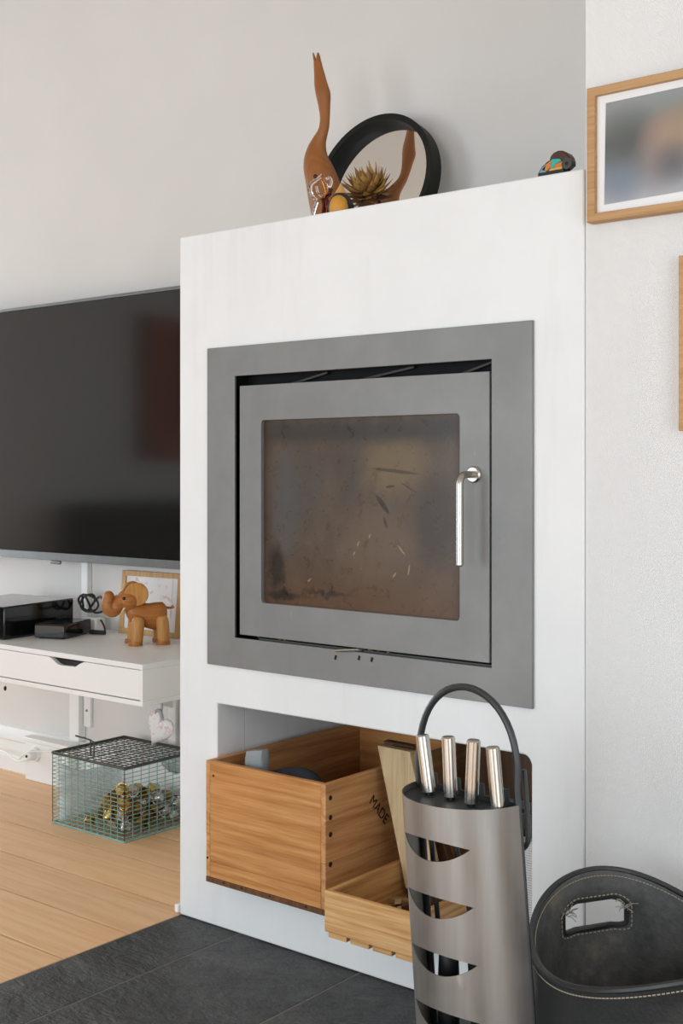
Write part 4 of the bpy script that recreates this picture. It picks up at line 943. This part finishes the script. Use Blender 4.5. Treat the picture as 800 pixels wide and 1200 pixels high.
for ringi, (elev, cnt, ln) in enumerate(((80, 5, .7), (62, 9, .85), (44, 12, 1.0), (26, 15, 1.05), (8, 17, 1.0), (-10, 16, .92), (-28, 14, .85), (-46, 11, .75), (-62, 7, .65))):
    for j in range(cnt):
        az_ = 2*pi*(j+.5*(ringi % 2))/cnt+rp.uniform(-.12, .12); e2 = radians(elev+rp.uniform(-7, 7))
        mt = ['petal_brown', 'petal_gold', 'petal_dark'][min(2, int(rp.random()*2+(elev < 10)*.9))]
        if mt not in pet:
            o = petal_mesh(mt).build('petal', mt, fl, angle=180); s_ = o.modifiers.new('t', 'SOLIDIFY'); s_.thickness = .0009; pet[mt] = o
        else:
            o = bpy.data.objects.new('petal', pet[mt].data); COL.objects.link(o); o.parent = fl; s_ = o.modifiers.new('t', 'SOLIDIFY'); s_.thickness = .0009
        TQ = Matrix.Rotation(radians(28), 3, 'X') @ Matrix.Rotation(az_, 3, 'Z') @ Matrix.Rotation(-e2, 3, 'Y') @ Matrix.Rotation(rp.uniform(-.3, .3), 3, 'X'); d_ = TQ @ Vector((1, 0, 0))
        o.location = Vector((0, 0, fz-.012))+d_*.008; o.rotation_euler = TQ.to_euler(); q = 1.1*ln*rp.uniform(.9, 1.1); o.scale = (q, q*1.1, q)
# glass figurine
gy = 2.03; g0 = atY(376, 246, gy)
gf = thing('glass_figurine', 'small clear and amber blown glass figurine on the ledge', 'figurine', (g0.x, gy, LZ))
def G(cx, cy, oy=0): p = atY(345+cx/10, 170+cy/10, gy); return (p.x-g0.x, oy, p.z-LZ)
MB().tube(arcpts([G(335, 350), G(270, 400), G(210, 465, -.004), (G(185, 540)), G(215, 610), G(260, 650), G(240, 720), (G(175, 820)[0], 0, .004)]), .0042, 10).tube(arcpts([G(240, 480, .004), G(265, 560, .004), G(330, 610, .002)]), .0028, 8).build('clear_body', 'clear_glass', gf)
MB().tube(arcpts([G(370, 400, .002), G(400, 375), G(430, 410), G(425, 470), G(390, 500), G(365, 450, .002)]), .0030, 8).build('loop', 'clear_glass', gf)
MB().tube(arcpts([G(335, 360, -.003), G(350, 430, -.003), G(370, 520), G(350, 590), G(270, 660)]), [.0034]*20+[.0026]*13, 8).build('amber_strand', 'amber_glass', gf)
MB().ell(G(245, 370), .0056, 14, 10).build('red_bead', 'red_glass', gf)
MB().tube(arcpts([G(435, 510, -.002), G(420, 570, -.002), G(375, 620), G(395, 700), (G(400, 780)[0], 0, .004)]), [.005]*16+[.004]*17, 10).tube(arcpts([G(330, 630), G(345, 720), (G(330, 800)[0], 0, .004)]), .005, 8).build('red_leg', 'red_glass', gf)
MB().box(G(180, 0)[0]-.004, G(400, 0)[0]+.006, -.012, .012, 0, .0045).build('foot', 'black_paint', gf, .001)
# little bird of painted wood
wy = 2.0; w0 = atY(399, 240, wy)
wb = thing('painted_bird', 'small pointed black bird with yellow belly on the ledge edge', 'bird figure', (w0.x, wy, LZ))
def WZ(cy): return atY(398, 170+cy/10, wy).z-LZ
sc_ = (atY(410, 240, wy).x-atY(400, 240, wy).x)/100      # metres per crop unit
MB().lathe([(.001, 0), (.020, 0), (.0215, .006), (128*sc_, WZ(720)), (96*sc_, WZ(640)), (56*sc_, WZ(575)), (.001, WZ(560))], 24).build('body', 'black_paint', wb)
MB().lathe([(.001, WZ(595)), (58*sc_, WZ(575)), (28*sc_, WZ(510)), (.0008, WZ(452))], 20).build('beak', 'beak_wood', wb)
MB().ell((0, 0, 0), (88*sc_, 58*sc_, 112*sc_), 20, 14, Matrix.Translation((.45*86*sc_, -.89*86*sc_, WZ(755))) @ Matrix.Rotation(.47, 4, 'Z')).build('belly', 'yellow_wood', wb)
# toy bird with wheel at the right end of the ledge
ty = 1.99; t0 = atY(658, 195, ty)
tb = thing('toucan_toy', 'colourful painted bird toy with brown crown at the end of the ledge', 'toy', (t0.x, ty, LZ))
def K(cx, cy): p = atY(620+cx/10, 165+cy/10, ty); return (p.x-t0.x, p.z-LZ)
dome = [K(270, 235), K(285, 190), K(320, 150), K(370, 127), K(420, 127), K(470, 150), K(500, 190), K(515, 240)]
MB().prism(dome+[K(515, 300), K(270, 300)], XZ(0), -.012, .012).build('crown', 'dome_brown', tb, .003)
dn = lambda q: (q[0], max(q[1], 0))
wing = [(K(145, 395)[0]-.002, 0), K(145, 395), K(190, 320), K(250, 262), K(320, 225), K(400, 222), K(445, 245), (K(445, 245)[0], 0)]
MB().prism(wing, XZ(0), -.0135, .0135).build('wing', 'black_paint', tb, .001)
def patch(mat, poly): MB().prism([K(*q) for q in poly], XZ(0), -.0148, -.0134).build('painted_patch', mat, tb)
patch('blue_grey_paint', [(160, 395), (200, 330), (245, 285), (225, 360), (250, 385)]); patch('orange_paint', [(195, 360), (250, 290), (310, 240), (290, 330), (250, 372)])
patch('turquoise', [(315, 232), (400, 230), (425, 250), (345, 290), (325, 345), (292, 340)]); patch('orange_paint', [(345, 292), (428, 260), (430, 315), (335, 335)]); patch('orange_light', [(290, 345), (430, 318), (430, 345), (270, 372)])
kx, kz = K(490, 285); wr_ = (K(550, 285)[0]-kx)
MB().lathe([(.0015, -.017), (wr_*1.0, -.017), (wr_, -.0150), (wr_, -.004), (.0015, -.004)], 24, Matrix.Translation((kx, 0, kz)) @ Matrix.Rotation(-pi/2, 4, 'X')).build('wheel', 'wheel_grey', tb)
MB().lathe([(.0005, 0), (wr_*.3, 0), (wr_*.3, .0008), (.0005, .0008)], 14, Matrix.Translation((kx, -.0172, kz)) @ Matrix.Rotation(pi/2, 4, 'X')).build('axle', 'eye_black', tb)
MB().box(-.018, kx+.012, -.012, .012, 0, .006).build('stand', 'black_paint', tb)

# ------------------------------------------------------------------ seen only in the television's reflection
pt = thing('canvas_painting', 'tall reddish brown canvas painting reflected in the television screen', 'painting', (XL+.0005, -.95, 1.06))
bx('canvas', 'canvas_red', pt, 0, .03, -.5, .5, 0, .94, .002); bx('edge_strip', 'canvas_edge', pt, 0, .034, .5005, .53, 0, .94)
sf = thing('sofa', 'dark fabric sofa by the far wall reflected in the television screen', 'sofa', (XL+.05, -.9, 0))
bx('seat', 'sofa_fabric', sf, .22, .95, -.95, .95, .12, .42, .05); bx('backrest', 'sofa_fabric', sf, 0, .2195, -1.15, 1.15, .12, .80, .06)
for y in (-1.15, .9505): bx('armrest', 'sofa_fabric', sf, .22, .95, y, y+.1995, .12, .60, .05)
for x_ in (.04, .86):
    for y in (-1.1, 1.05): bx('leg', 'bark_brown', sf, x_, x_+.05, y, y+.05, 0, .12)
